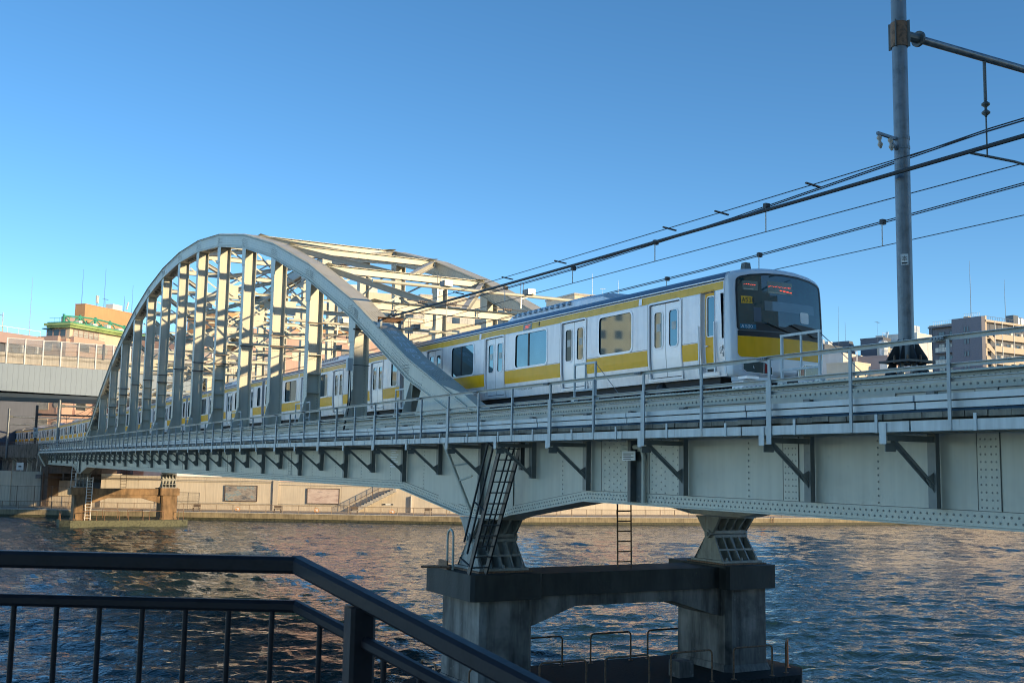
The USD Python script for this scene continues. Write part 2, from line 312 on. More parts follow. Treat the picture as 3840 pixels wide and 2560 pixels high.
# land behind the flood wall
g = MB(); Aw = bank_off(8.6)
for i in range(len(Aw)-1): g.hexa([(*Aw[i], -2), (*Aw[i+1], -2), (-900, Aw[i+1][1]*2, -2), (-900, Aw[i][1]*2, -2)], [(*Aw[i], 2.2), (*Aw[i+1], 2.2), (-900, Aw[i+1][1]*2, 2.2), (-900, Aw[i][1]*2, 2.2)])
g.build('ground', M['paving'], kind='structure')
at8 = along(bank_off(8.2)); at0 = along(bank_off(.25)); at1 = along(bank_off(1.3)); at12 = along(bank_off(12)); at7 = along(bank_off(7.9)); at5=along(bank_off(5.5))

# ---- flood wall along the promenade
wall = thing('flood_wall', 'long beige concrete flood wall behind the far promenade under the arch', 'wall', (*at8(20)[0], .93))
def wall_piece(m, s0, s1, d0, d1, z0, z1):
    fa, fb = along(bank_off(d0)), along(bank_off(d1)); n = max(1, int(abs(s1 - s0)/6)); ss = np.linspace(s0, s1, n + 1)
    for a, b in zip(ss[:-1], ss[1:]):
        p, q, r, t = fa(a)[0], fa(b)[0], fb(b)[0], fb(a)[0]
        m.hexa([(*p, z0), (*q, z0), (*r, z0), (*t, z0)], [(*p, z1), (*q, z1), (*r, z1), (*t, z1)])
    return m
for s0, s1 in [(9.5, 13.8), (13.8, 18.2), (18.2, 22.5), (22.5, 26.9), (26.9, 31.2), (31.9, 36), (36, 40), (40, 44)] + [(44 + 5*i, 49 + 5*i) for i in range(37)]:
    wall_piece(MB(), s0, s1 - .03, 8.0, 8.8, .93, 4.95 if s1 < 32 else 4.5).build('wall_panel', M['floodwall'], wall)
wall_piece(MB(), 31.22, 31.88, 7.75, 8.8, .93, 4.75).build('pilaster', M['floodwall'], wall)
wall_piece(MB(), 9.5, 31.2, 7.93, 8.86, 4.954, 5.08).build('coping', M['conc2'], wall)
wall_piece(MB(), 31.9, 230, 7.93, 8.86, 4.504, 4.62).build('coping', M['conc2'], wall)
for s0, s1, z in ((18.4, 31, 4.45), (18.4, 31, 4.62), (32, 60, 4.2), (32, 41, 1.75), (19.5, 31, 1.75)):
    fa = along(bank_off(7.9)); MB().tube([(*fa(s)[0], z) for s in np.linspace(s0, s1, 8)], .045, 6).build('conduit', M['conc2'], wall)
dp, du = at7(49.05); MB().beam((*dp, .95), (*dp, 3.05), .78, .06, (du[0], du[1], 0)).build('door', M['whiteb'], wall)
dp, du = at7(46.1); MB().beam((*(dp - du*.7), 1.95), (*(dp + du*.7), 1.95), .04, .22).build('sign_plate', M['plate'], wall)
for ds in (-.5, .5):
    MB().beam((*(dp + du*(ds - .16) + np.array([du[1], -du[0]])*.03), 1.95), (*(dp + du*(ds + .16) + np.array([du[1], -du[0]])*.03), 1.95), .03, .16).build('sign_mark', M['gasket'], wall)
# murals
def mural(s0, s1, z0, z1, lab, cols, seed):
    p, u = at7((s0 + s1)/2); n = np.array([u[1], -u[0]]); w = s1 - s0
    t = thing('mural_panel', lab, 'mural', (*p, z0))
    a = np.array([*u, 0]); up = np.array([0, 0, 1.0]); nn = np.array([*n, 0]); o = np.array([*p, z0]) - a*w/2 + nn*.02
    fr = sbox(0, 0, w, z1 - z0).difference(sbox(.09, .09, w - .09, z1 - z0 - .09))
    MB().shape(fr, o, a, up, nn*.09).build('frame', M['brown'], t)
    mk = usdkit.material(stage, f'/World/Looks/mural_{seed}', {'geo': ('geometry', {}), 'mp': ('mapping', {'scale': (.55, .55, 1.5), 'location': (seed*3.1, 0, 0)}), 'no': ('noise_texture', {'scale': 1.3, 'detail': 6., 'roughness': .65}),
        'rp': ('rgb_ramp', {'ramp': cols, 'interpolate': False}), 'p': ('principled_bsdf', {'roughness': .45})}, [('geo.position', 'mp.vector'), ('mp.vector', 'no.vector'), ('no.fac', 'rp.fac'), ('rp.color', 'p.base_color')], surface='p.BSDF')
    MB().shape(sbox(.09, .09, w - .09, z1 - z0 - .09), o, a, up, nn*.05).build('picture', mk, t)
mural(25.0, 29.2, 2.0, 4.05, 'framed landscape mural in blue and brown tones, left one on the flood wall', [(0, (.10, .12, .15)), (.40, (.24, .22, .21)), (.48, (.33, .30, .27)), (.55, (.20, .28, .33)), (.62, (.42, .36, .30))], 1)
mural(35.6, 39.8, 1.85, 3.85, 'framed pale pink-grey landscape mural on the flood wall beside the stairs', [(0, (.40, .30, .27)), (.40, (.52, .42, .38)), (.50, (.58, .48, .43)), (.62, (.42, .35, .33))], 2)
# stairs on the wall
st = thing('promenade_stairs', 'concrete stairs with brown handrail climbing the flood wall to the right', 'stairs', (*at5(41.5)[0], .93))
f1, f2 = along(bank_off(6.3)), along(bank_off(7.95))
for i in range(16):
    s = 41.4 + i*.36; z = .95 + (i+1)*.19; p, q, r, t = f1(s)[0], f1(s + .36)[0], f2(s + .36)[0], f2(s)[0]
    MB().hexa([(*p, .93 if i < 3 else z - .45), (*q, .93 if i < 3 else z - .45), (*r, .93 if i < 3 else z - .45), (*t, .93 if i < 3 else z - .45)], [(*p, z), (*q, z), (*r, z), (*t, z)]).build('step', M['conc2'], st)
MB().tube([(*f1(41.2)[0], 1.95), (*f1(47.1)[0], 1.95 + 3.1), (*f1(50.5)[0], 5.05)], .04, 6).build('handrail', M['fencebrown'], st)
for i in range(9):
    s = 41.3 + i*.73; p = f1(s)[0]; MB().tube([(*p, 1.0 + (s - 41.2)*.526), (*p, 1.95 + (s - 41.2)*.526)], .03, 5).build('post', M['fencebrown'], st)
mm = MB()
for i in range(46):
    s = 41.3 + i*.13; p = f1(s)[0]; mm.box(p[0]-.01, p[0]+.01, p[1]-.01, p[1]+.01, 1.12 + (s - 41.2)*.526, 1.95 + (s - 41.2)*.526)
mm.build('balusters', M['fencebrown'], st, kind='stuff')
# riverside fence
fe = thing('riverside_fence', 'brown metal fence with thin balusters along the far promenade edge', 'fence', (*at0(20)[0], .96))
for s0 in range(-40, 200, 8):
    for z, h in ((1.86, .06), (1.12, .05)):
        MB().beam((*at0(s0)[0], z), (*at0(s0 + 7.99)[0], z), .05, h).build('rail', M['fencebrown'], fe)
for i in range(-20, 100):
    p = at0(i*2.0)[0]; MB().box(p[0]-.035, p[0]+.035, p[1]-.035, p[1]+.035, .93, 1.9).build('post', M['fencebrown'], fe)
mm = MB()
for i in range(-280, 1400):
    p = at0(i*.14 + .07)[0]; mm.box(p[0]-.012, p[0]+.012, p[1]-.012, p[1]+.012, 1.12, 1.85)
mm.build('balusters', M['fencebrown'], fe, kind='stuff')
# benches and emblem plates
BN = ['next to the far pier', 'below the blue mural', 'at the foot of the promenade stairs', 'below the white door in the flood wall']
for i, s in enumerate((23.3, 33.2, 42.6, 51.7)):
    p, u = at1(s); t = thing('bench', f'small dark bench behind the riverside fence, {BN[i]}', 'bench', (*p, .93), math.degrees(math.atan2(u[1], u[0])), 'benches along the far promenade')
    b = MB(local=True); b.box(-.45, .45, -.2, .2, .42, .48).build('seat', M['brown'], t)
    b = MB(local=True); b.box(-.45, .45, .18, .22, .55, .85).build('backrest', M['brown'], t)
    for x in (-.4, .4): MB(local=True).box(x-.03, x+.03, -.2, .2, 0, .42).build('leg', M['brown'], t)
atm = along(bank_off(.12))
for i, s in enumerate((28.6, 38.2, 47.4)):
    p, u = atm(s); a = np.array([*u, 0]); n = np.array([u[1], -u[0], 0])
    t = thing('emblem_plate', 'small orange and white emblem plate on the fence ' + ['below the blue mural', 'below the pale pink mural', 'below the white door and stairs'][i], 'plate', (*p, 1.38), group='emblem plates on the riverside fence')
    c = np.array([*p, 1.38]); MB().shape(Polygon([(-.35, .1), (-.1, .3), (.15, .22), (.34, -.05), (.2, -.28), (-.1, -.2), (-.3, -.22)]), c, a, (0, 0, 1), n*.02).build('plate', M['orange'], t)
    MB().shape(Polygon([(-.1, .1), (.1, .15), (.2, -.1), (0, -.15)]), c + n*.022, a, (0, 0, 1), n*.015).build('motif', M['white'], t)
    MB().shape(Polygon([(-.28, .06), (-.16, .18), (-.12, .02)]), c + n*.022, a, (0, 0, 1), n*.015).build('motif', M['white'], t)
# wire mesh gate by the far pier
p, u = at7(20.9); t = thing('mesh_gate', 'dark wire mesh gate in front of the flood wall right of the far pier', 'gate', (*p, .93))
q = lambda s, z: (*at5(s)[0], z)
for s in (19.5, 21.0, 22.4): MB().tube([q(s, .93), q(s, 3.1)], .04, 6).build('post', M['black'], t)
for z in (1.0, 2.0, 3.08): MB().tube([q(19.5, z), q(22.4, z)], .025, 6).build('rail', M['black'], t)
mm = MB()
for i in range(24): mm.tube([q(19.5 + i*.125, 1.0), q(19.5 + i*.125, 3.08)], .006, 4, caps=False)
for i in range(14): mm.tube([q(19.5, 1.05 + i*.15), q(22.4, 1.05 + i*.15)], .006, 4, caps=False)
mm.build('mesh', M['black'], t, kind='stuff')
# left: chain fence of the yard by the abutment
t = thing('yard_fence', 'tall thin wire fence along the abutment walls at the left end', 'fence', (*at5(0)[0], .93))
for s in np.arange(-16, 9.1, 2.2): MB().tube([q(s, .93), q(s, 3.6)], .035, 6).build('post', M['brown'], t)
for z in (1.1, 3.55): MB().tube([q(-16, z), q(9, z)], .02, 5).build('rail', M['brown'], t)
mm = MB()
for i in range(60): mm.tube([q(-16 + i*.42, 1.1), q(-16 + i*.42, 3.55)], .006, 4, caps=False)
mm.build('mesh', M['brown'], t, kind='stuff')
# buoy ring, quay ladder at the right
p, u = at0(96.9); t = thing('lifebuoy', 'orange lifebuoy hanging on the riverside fence right of the near pier', 'lifebuoy', (*p, 1.5))
tor = trimesh.creation.torus(.33, .08, 20, 8); n = np.array([u[1], -u[0], 0]); T = np.eye(4); T[:3, 0] = [*u, 0]; T[:3, 1] = [0, 0, 1]; T[:3, 2] = n; T[:3, 3] = [*p, 1.5]; T[:3, 3] += n*.12
MB().tm(tor, T).build('ring', M['lime'], t, smooth=True)
p, u = along(bank_off(-.12))(98.4); t = thing('quay_ladder', 'short steel ladder down the quay wall beside the lifebuoy', 'ladder', (*p, .1))
for d in (-.22, .22): MB().tube([(*(p + u*d), -.2), (*(p + u*d), 1.0)], .03, 6).build('side_rail', M['rusty'], t)
for z in (.1, .35, .6, .85): MB().tube([(*(p - u*.22), z), (*(p + u*.22), z)], .02, 5).build('rung', M['rusty'], t)

# ================================================================== the bridge
HX = lambda k: -(16 - k)*6.0
ZT = lambda x: 21.57 - .0061*(x + 48)**2
NODES = [(-96 + .9, 8.80)] + [(HX(k), ZT(HX(k))) for k in range(1, 16)] + [(-.9, 8.80)]
W = .65; YF = 8.9                                   # rib width; far rib's inner face
GT, GB = 8.78, 6.28
br = thing('railway_bridge', 'pale grey-green riveted steel tied arch railway bridge crossing the river', 'bridge', (0, 0, 0))
def resample(pts, step):
    pts = np.asarray(pts, float); d = np.r_[0, np.cumsum(np.linalg.norm(np.diff(pts, axis=0), axis=1))]
    s = np.arange(step/2, d[-1], step); return np.stack([np.interp(s, d, pts[:, i]) for i in range(pts.shape[1])], 1)
def rib(y0, near):
    yo, yi = (y0, y0 + W)
    top = np.array(NODES); bot = top.copy(); bot[:, 1] -= .75; bot[0, 0] += 1.4; bot[-1, 0] -= 1.4; bot[0, 1] = bot[-1, 1] = 8.79
    mb = MB()
    for i in range(len(top)-1):
        for ya, yb in ((yo, yo + .03), (yi - .03, yi)):
            mb.hexa([(*bot[i][:1], ya, bot[i][1]), (bot[i+1][0], ya, bot[i+1][1]), (bot[i+1][0], yb, bot[i+1][1]), (bot[i][0], yb, bot[i][1])],
                    [(top[i][0], ya, top[i][1]), (top[i+1][0], ya, top[i+1][1]), (top[i+1][0], yb, top[i+1][1]), (top[i][0], yb, top[i][1])])
        for ya, yb in ((yo - .07, yo - .0), (yo + .03, yo + .12), (yi - .12, yi - .03), (yi, yi + .07)):
            p, q = bot[i], bot[i+1]
            mb.hexa([(p[0], ya, p[1] - .012), (q[0], ya, q[1] - .012), (q[0], yb, q[1] - .012), (p[0], yb, p[1] - .012)], [(p[0], ya, p[1] + .02), (q[0], ya, q[1] + .02), (q[0], yb, q[1] + .02), (p[0], yb, p[1] + .02)])
        for off, h in ((.10, .09), (-.10, 0)):   # angle legs on the outer web
            p, q = (bot[i], bot[i+1]) if off > 0 else (top[i], top[i+1])
            for ya, yb in ((yo - .014, yo), (yi, yi + .014)):
                z0, z1 = (.02, .15) if off > 0 else (-.16, -.01)
                mb.hexa([(p[0], ya, p[1] + z0), (q[0], ya, q[1] + z0), (q[0], yb, q[1] + z0), (p[0], yb, p[1] + z0)], [(p[0], ya, p[1] + z1), (q[0], ya, q[1] + z1), (q[0], yb, q[1] + z1), (p[0], yb, p[1] + z1)])
    rp = mb.build('arch_rib', M['paint'], br)
    for i in range(len(top)-1):
        p, q = top[i], top[i+1]; e = .004 if i % 2 else 0.0
        MB().hexa([(p[0], yo - .08, p[1] + .002 + e), (q[0], yo - .08, q[1] + .002 + e), (q[0], yi + .08, q[1] + .002 + e), (p[0], yi + .08, p[1] + .002 + e)],
                  [(p[0], yo - .08, p[1] + .03 + e), (q[0], yo - .08, q[1] + .03 + e), (q[0], yi + .08, q[1] + .03 + e), (p[0], yi + .08, p[1] + .03 + e)]).build('top_plate', M['paint'], rp)
    for i in range(1, len(top)-2):                 # bottom lacing and batten plates
        p, q = np.array([bot[i][0], 0, bot[i][1]]), np.array([bot[i+1][0], 0, bot[i+1][1]]); L = np.linalg.norm(q - p); d = (q - p)/L; up = np.array([-d[2], 0, d[0]])
        MB().beam(p + d*.12 + (0, yo + W/2, 0), p + d*1.05 + (0, yo + W/2, 0), W - .1, .015, up).build('batten_plate', M['paint'], rp)
        MB().beam(q - d*1.05 + (0, yo + W/2, 0), q - d*.12 + (0, yo + W/2, 0), W - .1, .015, up).build('batten_plate', M['paint'], rp)
        lc = MB(); n = 5; s0, s1 = 1.05, L - 1.05
        for j in range(n):
            a = p + d*(s0 + (s1 - s0)*j/n); b = p + d*(s0 + (s1 - s0)*(j+1)/n)
            lc.beam(a + (0, yo + .06, 0), b + (0, yi - .06, 0), .08, .012, up, oy=.01); lc.beam(a + (0, yi - .06, 0), b + (0, yo + .06, 0), .08, .012, up, oy=-.008)
        lc.build('lacing', M['paint'], rp)
    rv = MB(); T3 = [(x, z) for x, z in top]
    yface, ny = (yo, -1) if near else (yo, -1)
    t2 = resample(T3, .15); b2 = resample([(x, z) for x, z in bot], .15); md = resample([(x, z - .375) for x, z in top[1:-1]], .30)
    for dz in (-.055, -.11): rv.domes(np.c_[t2[:, 0] + (0 if dz > -.1 else .07), np.full(len(t2), yface - .016), t2[:, 1] + dz], (0, ny, 0), .019)
    for dz in (.06, .115): rv.domes(np.c_[b2[:, 0] + (0 if dz < .1 else .07), np.full(len(b2), yface - .016), b2[:, 1] + dz], (0, ny, 0), .019)
    for k, dz in enumerate((-.12, 0, .12)): rv.domes(np.c_[md[:, 0] + .1*k, np.full(len(md), yface - .001), md[:, 1] + dz], (0, ny, 0), .019)
    rw = MB()
    for yy in (yo - .04, yo + .05, yi - .05, yi + .04): rw.domes(np.c_[t2[:, 0], np.full(len(t2), yy), t2[:, 1] + .034], (0, 0, 1), .022)
    if near:                                       # dense splice groups
        for k in range(2, 16):
            x, z = NODES[k]
            for i in range(6):
                for j in range(4): rv.domes([(x - .5 + i*.1, yo - .004, z - .22 - j*.1 + (.5 - i*.1)*(-1 if x > -48 else 1)*0)], (0, -1, 0), .02)
        for i in range(9):
            for j in range(6):
                x = -10.6 + i*.12; rv.domes([(x, yo + .08 + j*.1, ZT(-12) + (x + 12)*(ZT(-6) - ZT(-12))/6 + .036)], (.43, 0, .9), .022)
                x = -4.6 + i*.12; rv.domes([(x, yo + .08 + j*.1, ZT(-6) + (x + 6)*(8.8 - ZT(-6))/5.1 + .036)], (.4, 0, .9), .022)
        for i in range(14):
            for j in range(4): 
                x = -7.6 + i*.11; rv.domes([(x, yo - .002, ZT(-12) + (x + 12)*(ZT(-6) - ZT(-12))/6 - .22 - j*.11)], (0, -1, 0), .018)
                x = -4.8 + i*.15; rv.domes([(x, yo - .002, ZT(-6) + (x + 6)*(8.8 - ZT(-6))/5.1 - .22 - j*.13)], (0, -1, 0), .018)
        for k in range(3, 15):                      # slits beside each node
            x, z = NODES[k]; sl = (NODES[k+1][1] - z)/6
            for j in range(4):
                zz_ = z - .27 - j*.085; rv.beam((x + .15, yo - .012, zz_ + .15*sl), (x + .62, yo - .012, zz_ + .62*sl), .016, .022)
    rw.build('rivets', M['paint'], rp, kind='stuff'); rv.build('rivets', M['rivet'], rp, kind='stuff')
    # foot gusset plates where the rib meets the girder
    for e in (0, 1):
        sx = -1 if e else 1; x0 = -96 if e else 0
        P = Polygon([(-5.3, 8.80), (-.2, 8.80), (-1.5, 9.35), (-4.6, 10.05)])
        if e: P = affinity.scale(P, -1, 1, origin=(0, 0))
        MB().shape(P, (x0, yo - .022, 0), (1, 0, 0), (0, 0, 1), (0, .02, 0)).build('foot_plate', M['paint'], rp)
    return rp
rib_near = rib(0.0, True); rib_far = rib(YF, False)

def hanger(k, y0, near):
    x = HX(k); zt = ZT(x) - .76; zb = GT; mb = MB(); sl = -2*.0061*(x + 48)
    mb.box(x - .012, x + .012, y0 + .03, y0 + W - .03, zb, zt + .02)
    for ya in (y0 + .004, y0 + W - .029):
        t0, t1 = zt - .27*sl, zt + .27*sl
        mb.hexa([(x - .27, ya, zb), (x + .27, ya, zb), (x + .27, ya + .025, zb), (x - .27, ya + .025, zb)], [(x - .27, ya, t0), (x + .27, ya, t1), (x + .27, ya + .025, t1), (x - .27, ya + .025, t0)])
    for ya in (y0 + .03, y0 + W - .13): mb.box(x + .012, x + .026, ya, ya + .10, zb, zt)
    h = mb.build('hanger', M['paint'], br)
    MB().poly([(x - .36, y0 - .012, zt - .95), (x + .30, y0 - .012, zt - .95), (x + .42, y0 - .012, zt + .42*sl + .12), (x - .42, y0 - .012, zt - .42*sl + .12)], (0, .012, 0)).build('gusset_plate', M['paint'], h)
    rv = MB(); zs = np.arange(zb + .1, zt - .05, .14)
    for ya in (.08, W - .08): rv.domes(np.c_[np.full(len(zs), x + .027), np.full(len(zs), y0 + ya), zs], (1, 0, 0), .019, 5)
    if near:
        for xa in (-.2, .2): rv.domes(np.c_[np.full(len(zs), x + xa), np.full(len(zs), y0 + .003), zs], (0, -1, 0), .018, 5)
        zc = zb + (zt - zb)*.45
        if zt - zb > 5:
            for i in range(6):
                for j in range(5): rv.domes([(x + .03, y0 + .16 + .08*j, zc + .12*i)], (1, 0, 0), .018, 5)
    rv.build('rivets', M['rivet'], h, kind='stuff')
    if near and zt - zb > 5 and True:
        MB().box(x + .012, x + .022, y0 + .13, y0 + W - .13, zb + (zt-zb)*.45 - .06, zb + (zt-zb)*.45 + .66).build('splice_plate', M['paint'], h)
    if near and k in (3, 4, 6, 7, 10, 13):
        for j in range(5 if k != 13 else 4):
            z = 9.35 + j*.85; MB().box(x - .26, x + .29, y0 + .03, y0 + W - .03, z, z + .025).build('stiffener', M['paint'], h)
    if near:
        MB().poly([(x + .28, y0 + .003, GT + .002), (x + .28, y0 - .36, GT + .002), (x + .28, y0 - .30, GT + .25), (x + .28, y0 - .05, GT + 1.2), (x + .28, y0 + .003, GT + 1.25)], (.025, 0, 0)).build('foot_bracket', M['paint'], h)
        if zt - zb > 4.6 or k == 14:
            z = 13.35 - .012*abs(k - 10) if k > 3 else 11.9
            z = min(z, zt - .5); MB().box(x + .285, x + .36, y0 - .07, y0 + W + .12, z, z + .06).build('clamp_bar', M['brown'], h)
            if k in (4, 7, 9, 10, 12): MB().box(x + .285, x + .36, y0 - .07, y0 + W + .45, z - .55, z - .47).build('clamp_bar', M['brown'], h)
    return h
for k in range(1, 16): hanger(k, 0.0, True)
for k in range(1, 16): hanger(k, YF, False)

# ---- overhead bracing between the two ribs
def bar(name, p0, p1, w=.16, h=.16, parent=br, kind='angle', up=(0, 0, 1)):
    mb = MB()
    if kind == 'angle': mb.angle(p0, p1, w, h, .016, up)
    else: mb.hbeam(p0, p1, w, h, .022, .014, up)
    return mb.build(name, M['paint'], parent)
yA, yB, yM = W + .08, YF - .08, (W + YF)/2
for k in range(2, 15):
    x = HX(k); z = ZT(x) - .14
    s = bar('top_strut', (x, yA, z), (x, yB, z), .30, .34, kind='h')
    rv = MB(); ys = np.arange(yA + .3, yB, .22); rv.domes(np.c_[np.full(len(ys), x + .16), ys, np.full(len(ys), z + .165)], (.3, 0, 1), .02, 5); rv.build('rivets', M['paint'], s, kind='stuff')
    for e, (ya, yb) in enumerate(((yA, yA + .75), (yB - .75, yB))):
        MB().poly([(x, ya, z + .18), (x + .55, ya, z + .18 - .55*2*.0061*(x+48)), (x + .0, yb, z + .18)] if e == 0 else [(x, yb, z + .18), (x, ya, z + .18), (x + .55, yb, z + .18 - .55*2*.0061*(x+48))], (0, 0, .015)).build('gusset_plate', M['paint'], s)
for k in range(2, 15):
    if k == 8: continue
    k2 = k - 1 if k > 8 else k + 1                # K bracing, apex on the strut nearer the portal
    x, x2 = HX(k), HX(k2)
    for ya in (yA, yB):
        d = bar('top_diagonal', (x2, ya, ZT(x2) - .12), (x, yM + (.15 if ya > yM else -.15), ZT(x) - .12), .24, .28, kind='h')
ZL = 14.75
for k in range(3, 14):
    x = HX(k); zt = ZT(x) - .95
    if zt - ZL < .8: continue
    lo = bar('sway_strut', (x, yA, ZL), (x, yB, ZL), .16, .20, kind='h')
    rv = MB(); ys = np.arange(yA + .2, yB, .3); rv.domes(np.c_[np.full(len(ys), x + .082), ys, np.full(len(ys), ZL + .07)], (1, 0, 0), .022, 5); rv.build('rivets', M['rivet'], lo, kind='stuff')
    n = max(1, int(round((zt - ZL)/3.1))); zs = np.linspace(ZL, zt, n + 1)
    for i in range(n):
        a, b = zs[i], zs[i+1]
        if i: bar('sway_strut', (x, yA, a), (x, yB, a), .11, .13)
        for (ya, yb) in ((yA, yM), (yB, yM)):
            bar('sway_diagonal', (x, ya, a + .1), (x, yb, b - .1), .095, .11, up=(1, 0, 0)); bar('sway_diagonal', (x + .1, ya, b - .1), (x + .1, yb, a + .1), .095, .11, up=(1, 0, 0))
        MB().box(x - .01, x + .06, yM - .28, yM + .28, b - .28, b + .16).build('gusset_plate', M['paint'], lo)
        for yg in (yA - .06, yB - .5): MB().box(x + .05, x + .065, yg, yg + .56, a - .28, a + .42).build('gusset_plate', M['paint'], lo)
for k in range(4, 12, 2):
    x, x2 = HX(k), HX(k+1); bar('wind_diagonal', (x, yA, ZL - .1), (x2, yB, ZL - .1), .09, .11)
# portal knee braces
for k in (2, 14):
    x = HX(k); z = ZT(x) - .3
    for ya, yb in ((yA, yA + 1.3), (yB, yB - 1.3)): bar('knee_brace', (x, ya, z - 1.3), (x, yb, z), .14, .16, up=(1, 0, 0))

# ---- stiffening girders
PR = [(-131.5, 6.28), (-101.9, 6.28), (-98.2, 5.72), (-97.2, 5.60), (-94.7, 5.60), (-89.7, 6.28), (-6.3, 6.28), (-1.3, 5.60), (1.2, 5.60), (1.9, 5.74), (5.85, 6.28), (44, 6.28)]
def prof(x): return np.interp(x, [p[0] for p in PR], [p[1] for p in PR])
def girder(y0, near):
    P = Polygon(PR + [(44, GT - .05), (-131.5, GT - .05)])
    mb = MB(); mb.shape(P, (0, y0 + .03, 0), (1, 0, 0), (0, 0, 1), (0, .02, 0)); mb.shape(P, (0, y0 + W - .05, 0), (1, 0, 0), (0, 0, 1), (0, .02, 0))
    gi = mb.build('main_girder', M['paint'], br)
    for i in range(len(PR)-1):
        (xa, za), (xb, zb) = PR[i], PR[i+1]
        MB().hexa([(xa, y0 - .12, za - .03), (xb, y0 - .12, zb - .03), (xb, y0 + W + .1, zb - .03), (xa, y0 + W + .1, za - .03)], [(xa, y0 - .12, za), (xb, y0 - .12, zb), (xb, y0 + W + .1, zb), (xa, y0 + W + .1, za)]).build('bottom_flange', M['paint'], gi)
        MB().hexa([(xa, y0 + .012, za + .002), (xb, y0 + .012, zb + .002), (xb, y0 + .03, zb + .002), (xa, y0 + .03, za + .002)], [(xa, y0 + .012, za + .24), (xb, y0 + .012, zb + .24), (xb, y0 + .03, zb + .24), (xa, y0 + .03, za + .24)]).build('flange_angle', M['paint'], gi)
    MB().box(-131.5, 44, y0 - .14, y0 + W + .1, GT - .03, GT).build('top_flange', M['paint'], gi)
    MB().box(-131.5, 44, y0 + .012, y0 + .03, GT - .30, GT - .032).build('flange_angle', M['paint'], gi)
    for s in range(-20, 7):
        MB().box(s*6 + 1.1, s*6 + 3.6, y0 - .10, y0 + W + .06, GT + .002, GT + .018).build('cover_plate', M['paint'], gi)
        MB().box(s*6 + .7, s*6 + 3.9, y0 - .002, y0 + .012, GT - .42, GT - .30).build('splice_plate', M['paint'], gi)
    if not near: return gi
    sm = MB()  # thin dark strips drawn for dirt and edge shadow along the plates
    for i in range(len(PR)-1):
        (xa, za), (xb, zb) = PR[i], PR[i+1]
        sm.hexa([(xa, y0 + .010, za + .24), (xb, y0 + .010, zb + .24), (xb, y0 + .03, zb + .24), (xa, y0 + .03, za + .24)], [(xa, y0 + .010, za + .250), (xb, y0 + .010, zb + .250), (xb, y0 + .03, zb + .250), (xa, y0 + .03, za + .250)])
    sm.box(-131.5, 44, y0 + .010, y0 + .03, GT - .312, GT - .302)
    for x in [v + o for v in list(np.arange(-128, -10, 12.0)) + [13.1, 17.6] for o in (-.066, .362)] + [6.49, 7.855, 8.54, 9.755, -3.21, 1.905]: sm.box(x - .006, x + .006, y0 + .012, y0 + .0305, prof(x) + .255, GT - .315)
    sm.build('edge_dirt_shade_strips', M['seam'], gi, kind='stuff')
    rv = MB()
    for x0, x1, st, r in ((-131, -30, .18, .02), (-30, 2, .13, .021), (2, 26, .135, .023)):
        xs = np.arange(x0, x1, st)
        for dz, o in ((.07, 0), (.165, st/2)): rv.domes(np.c_[xs + o, np.full(len(xs), y0 + .011), prof(xs + o) + dz], (0, -1, 0), r)
        rv.domes(np.c_[xs, np.full(len(xs), y0 + .011), np.full(len(xs), GT - .10)], (0, -1, 0), r); rv.domes(np.c_[xs + st/2, np.full(len(xs), y0 + .011), np.full(len(xs), GT - .22)], (0, -1, 0), r)
        rv.domes(np.c_[xs, np.full(len(xs), y0 - .10), np.full(len(xs), GT + .001)], (0, 0, 1), r*1.2); rv.domes(np.c_[xs, np.full(len(xs), y0 + .12), np.full(len(xs), GT + .02)], (0, 0, 1), r*1.2)
    for x in list(np.arange(-130.5, -2, 3.0)) + [4.6, 12.0, 15.45]:
        zs = np.arange(prof(x) + .3, GT - .3, .12); rv.domes(np.c_[np.full(len(zs), x), np.full(len(zs), y0 + .029), zs], (0, -1, 0), .021)
    for x in list(np.arange(-128, -10, 12.0)) + [13.1, 17.6]:
        zs = np.arange(prof(x) + .3, GT - .3, .12)
        for dx in (0, .09, .20, .29): rv.domes(np.c_[np.full(len(zs), x + dx), np.full(len(zs), y0 + .022), zs], (0, -1, 0), .022)
    zs = np.arange(6.4, GT - .2, .16)
    for i, x in enumerate((6.65, 6.85, 7.05, 7.2, 7.35, 7.55, 7.75, 8.65, 8.8, 9.0, 9.15, 9.45, 9.62)): rv.domes(np.c_[np.full(len(zs), x), np.full(len(zs), y0 + .022), zs + (.08 if i % 2 else 0)], (0, -1, 0), .022)
    for i in range(26):
        for j in range(6): rv.domes([(-3.0 + i*.1, y0 + .012, 7.2 + j*.12)], (0, -1, 0), .018)
    for i in range(7):
        for j in range(12): rv.domes([(-1.9 + i*.22, y0 + .012, 6.1 + j*.17 + .02*i)], (0, -1, 0), .018)
    rv.build('rivets', M['rivet'], gi, kind='stuff')
    for x in list(np.arange(-128, -10, 12.0)) + [13.1, 17.6]: MB().box(x - .06, x + .36, y0 + .016, y0 + .031, prof(x) + .25, GT - .31).build('splice_plate', M['paint'], gi)
    MB().box(6.5, 7.85, y0 + .018, y0 + .031, 6.54, GT - .31).build('hinge_plate', M['paint'], gi)
    MB().box(8.55, 9.75, y0 + .018, y0 + .031, 6.54, GT - .31).build('hinge_plate', M['paint'], gi)
    MB().box(-3.2, 1.9, y0 + .002, y0 + .031, 5.9, GT - .31).build('pier_plate', M['paint'], gi)
    # hinge recess: two uprights with a rounded head and a small notice
    MB().box(7.90, 8.02, y0 - .16, y0 + .03, 6.31, 8.45).build('hinge_post', M['dark_paint'], gi)
    MB().tube([(8.42, y0 - .06, 6.31), (8.42, y0 - .06, 7.35), (8.36, y0 - .06, 7.52), (8.2, y0 - .06, 7.6), (7.55, y0 - .06, 7.6)], .055, 8).build('hinge_edge', M['paint'], gi)
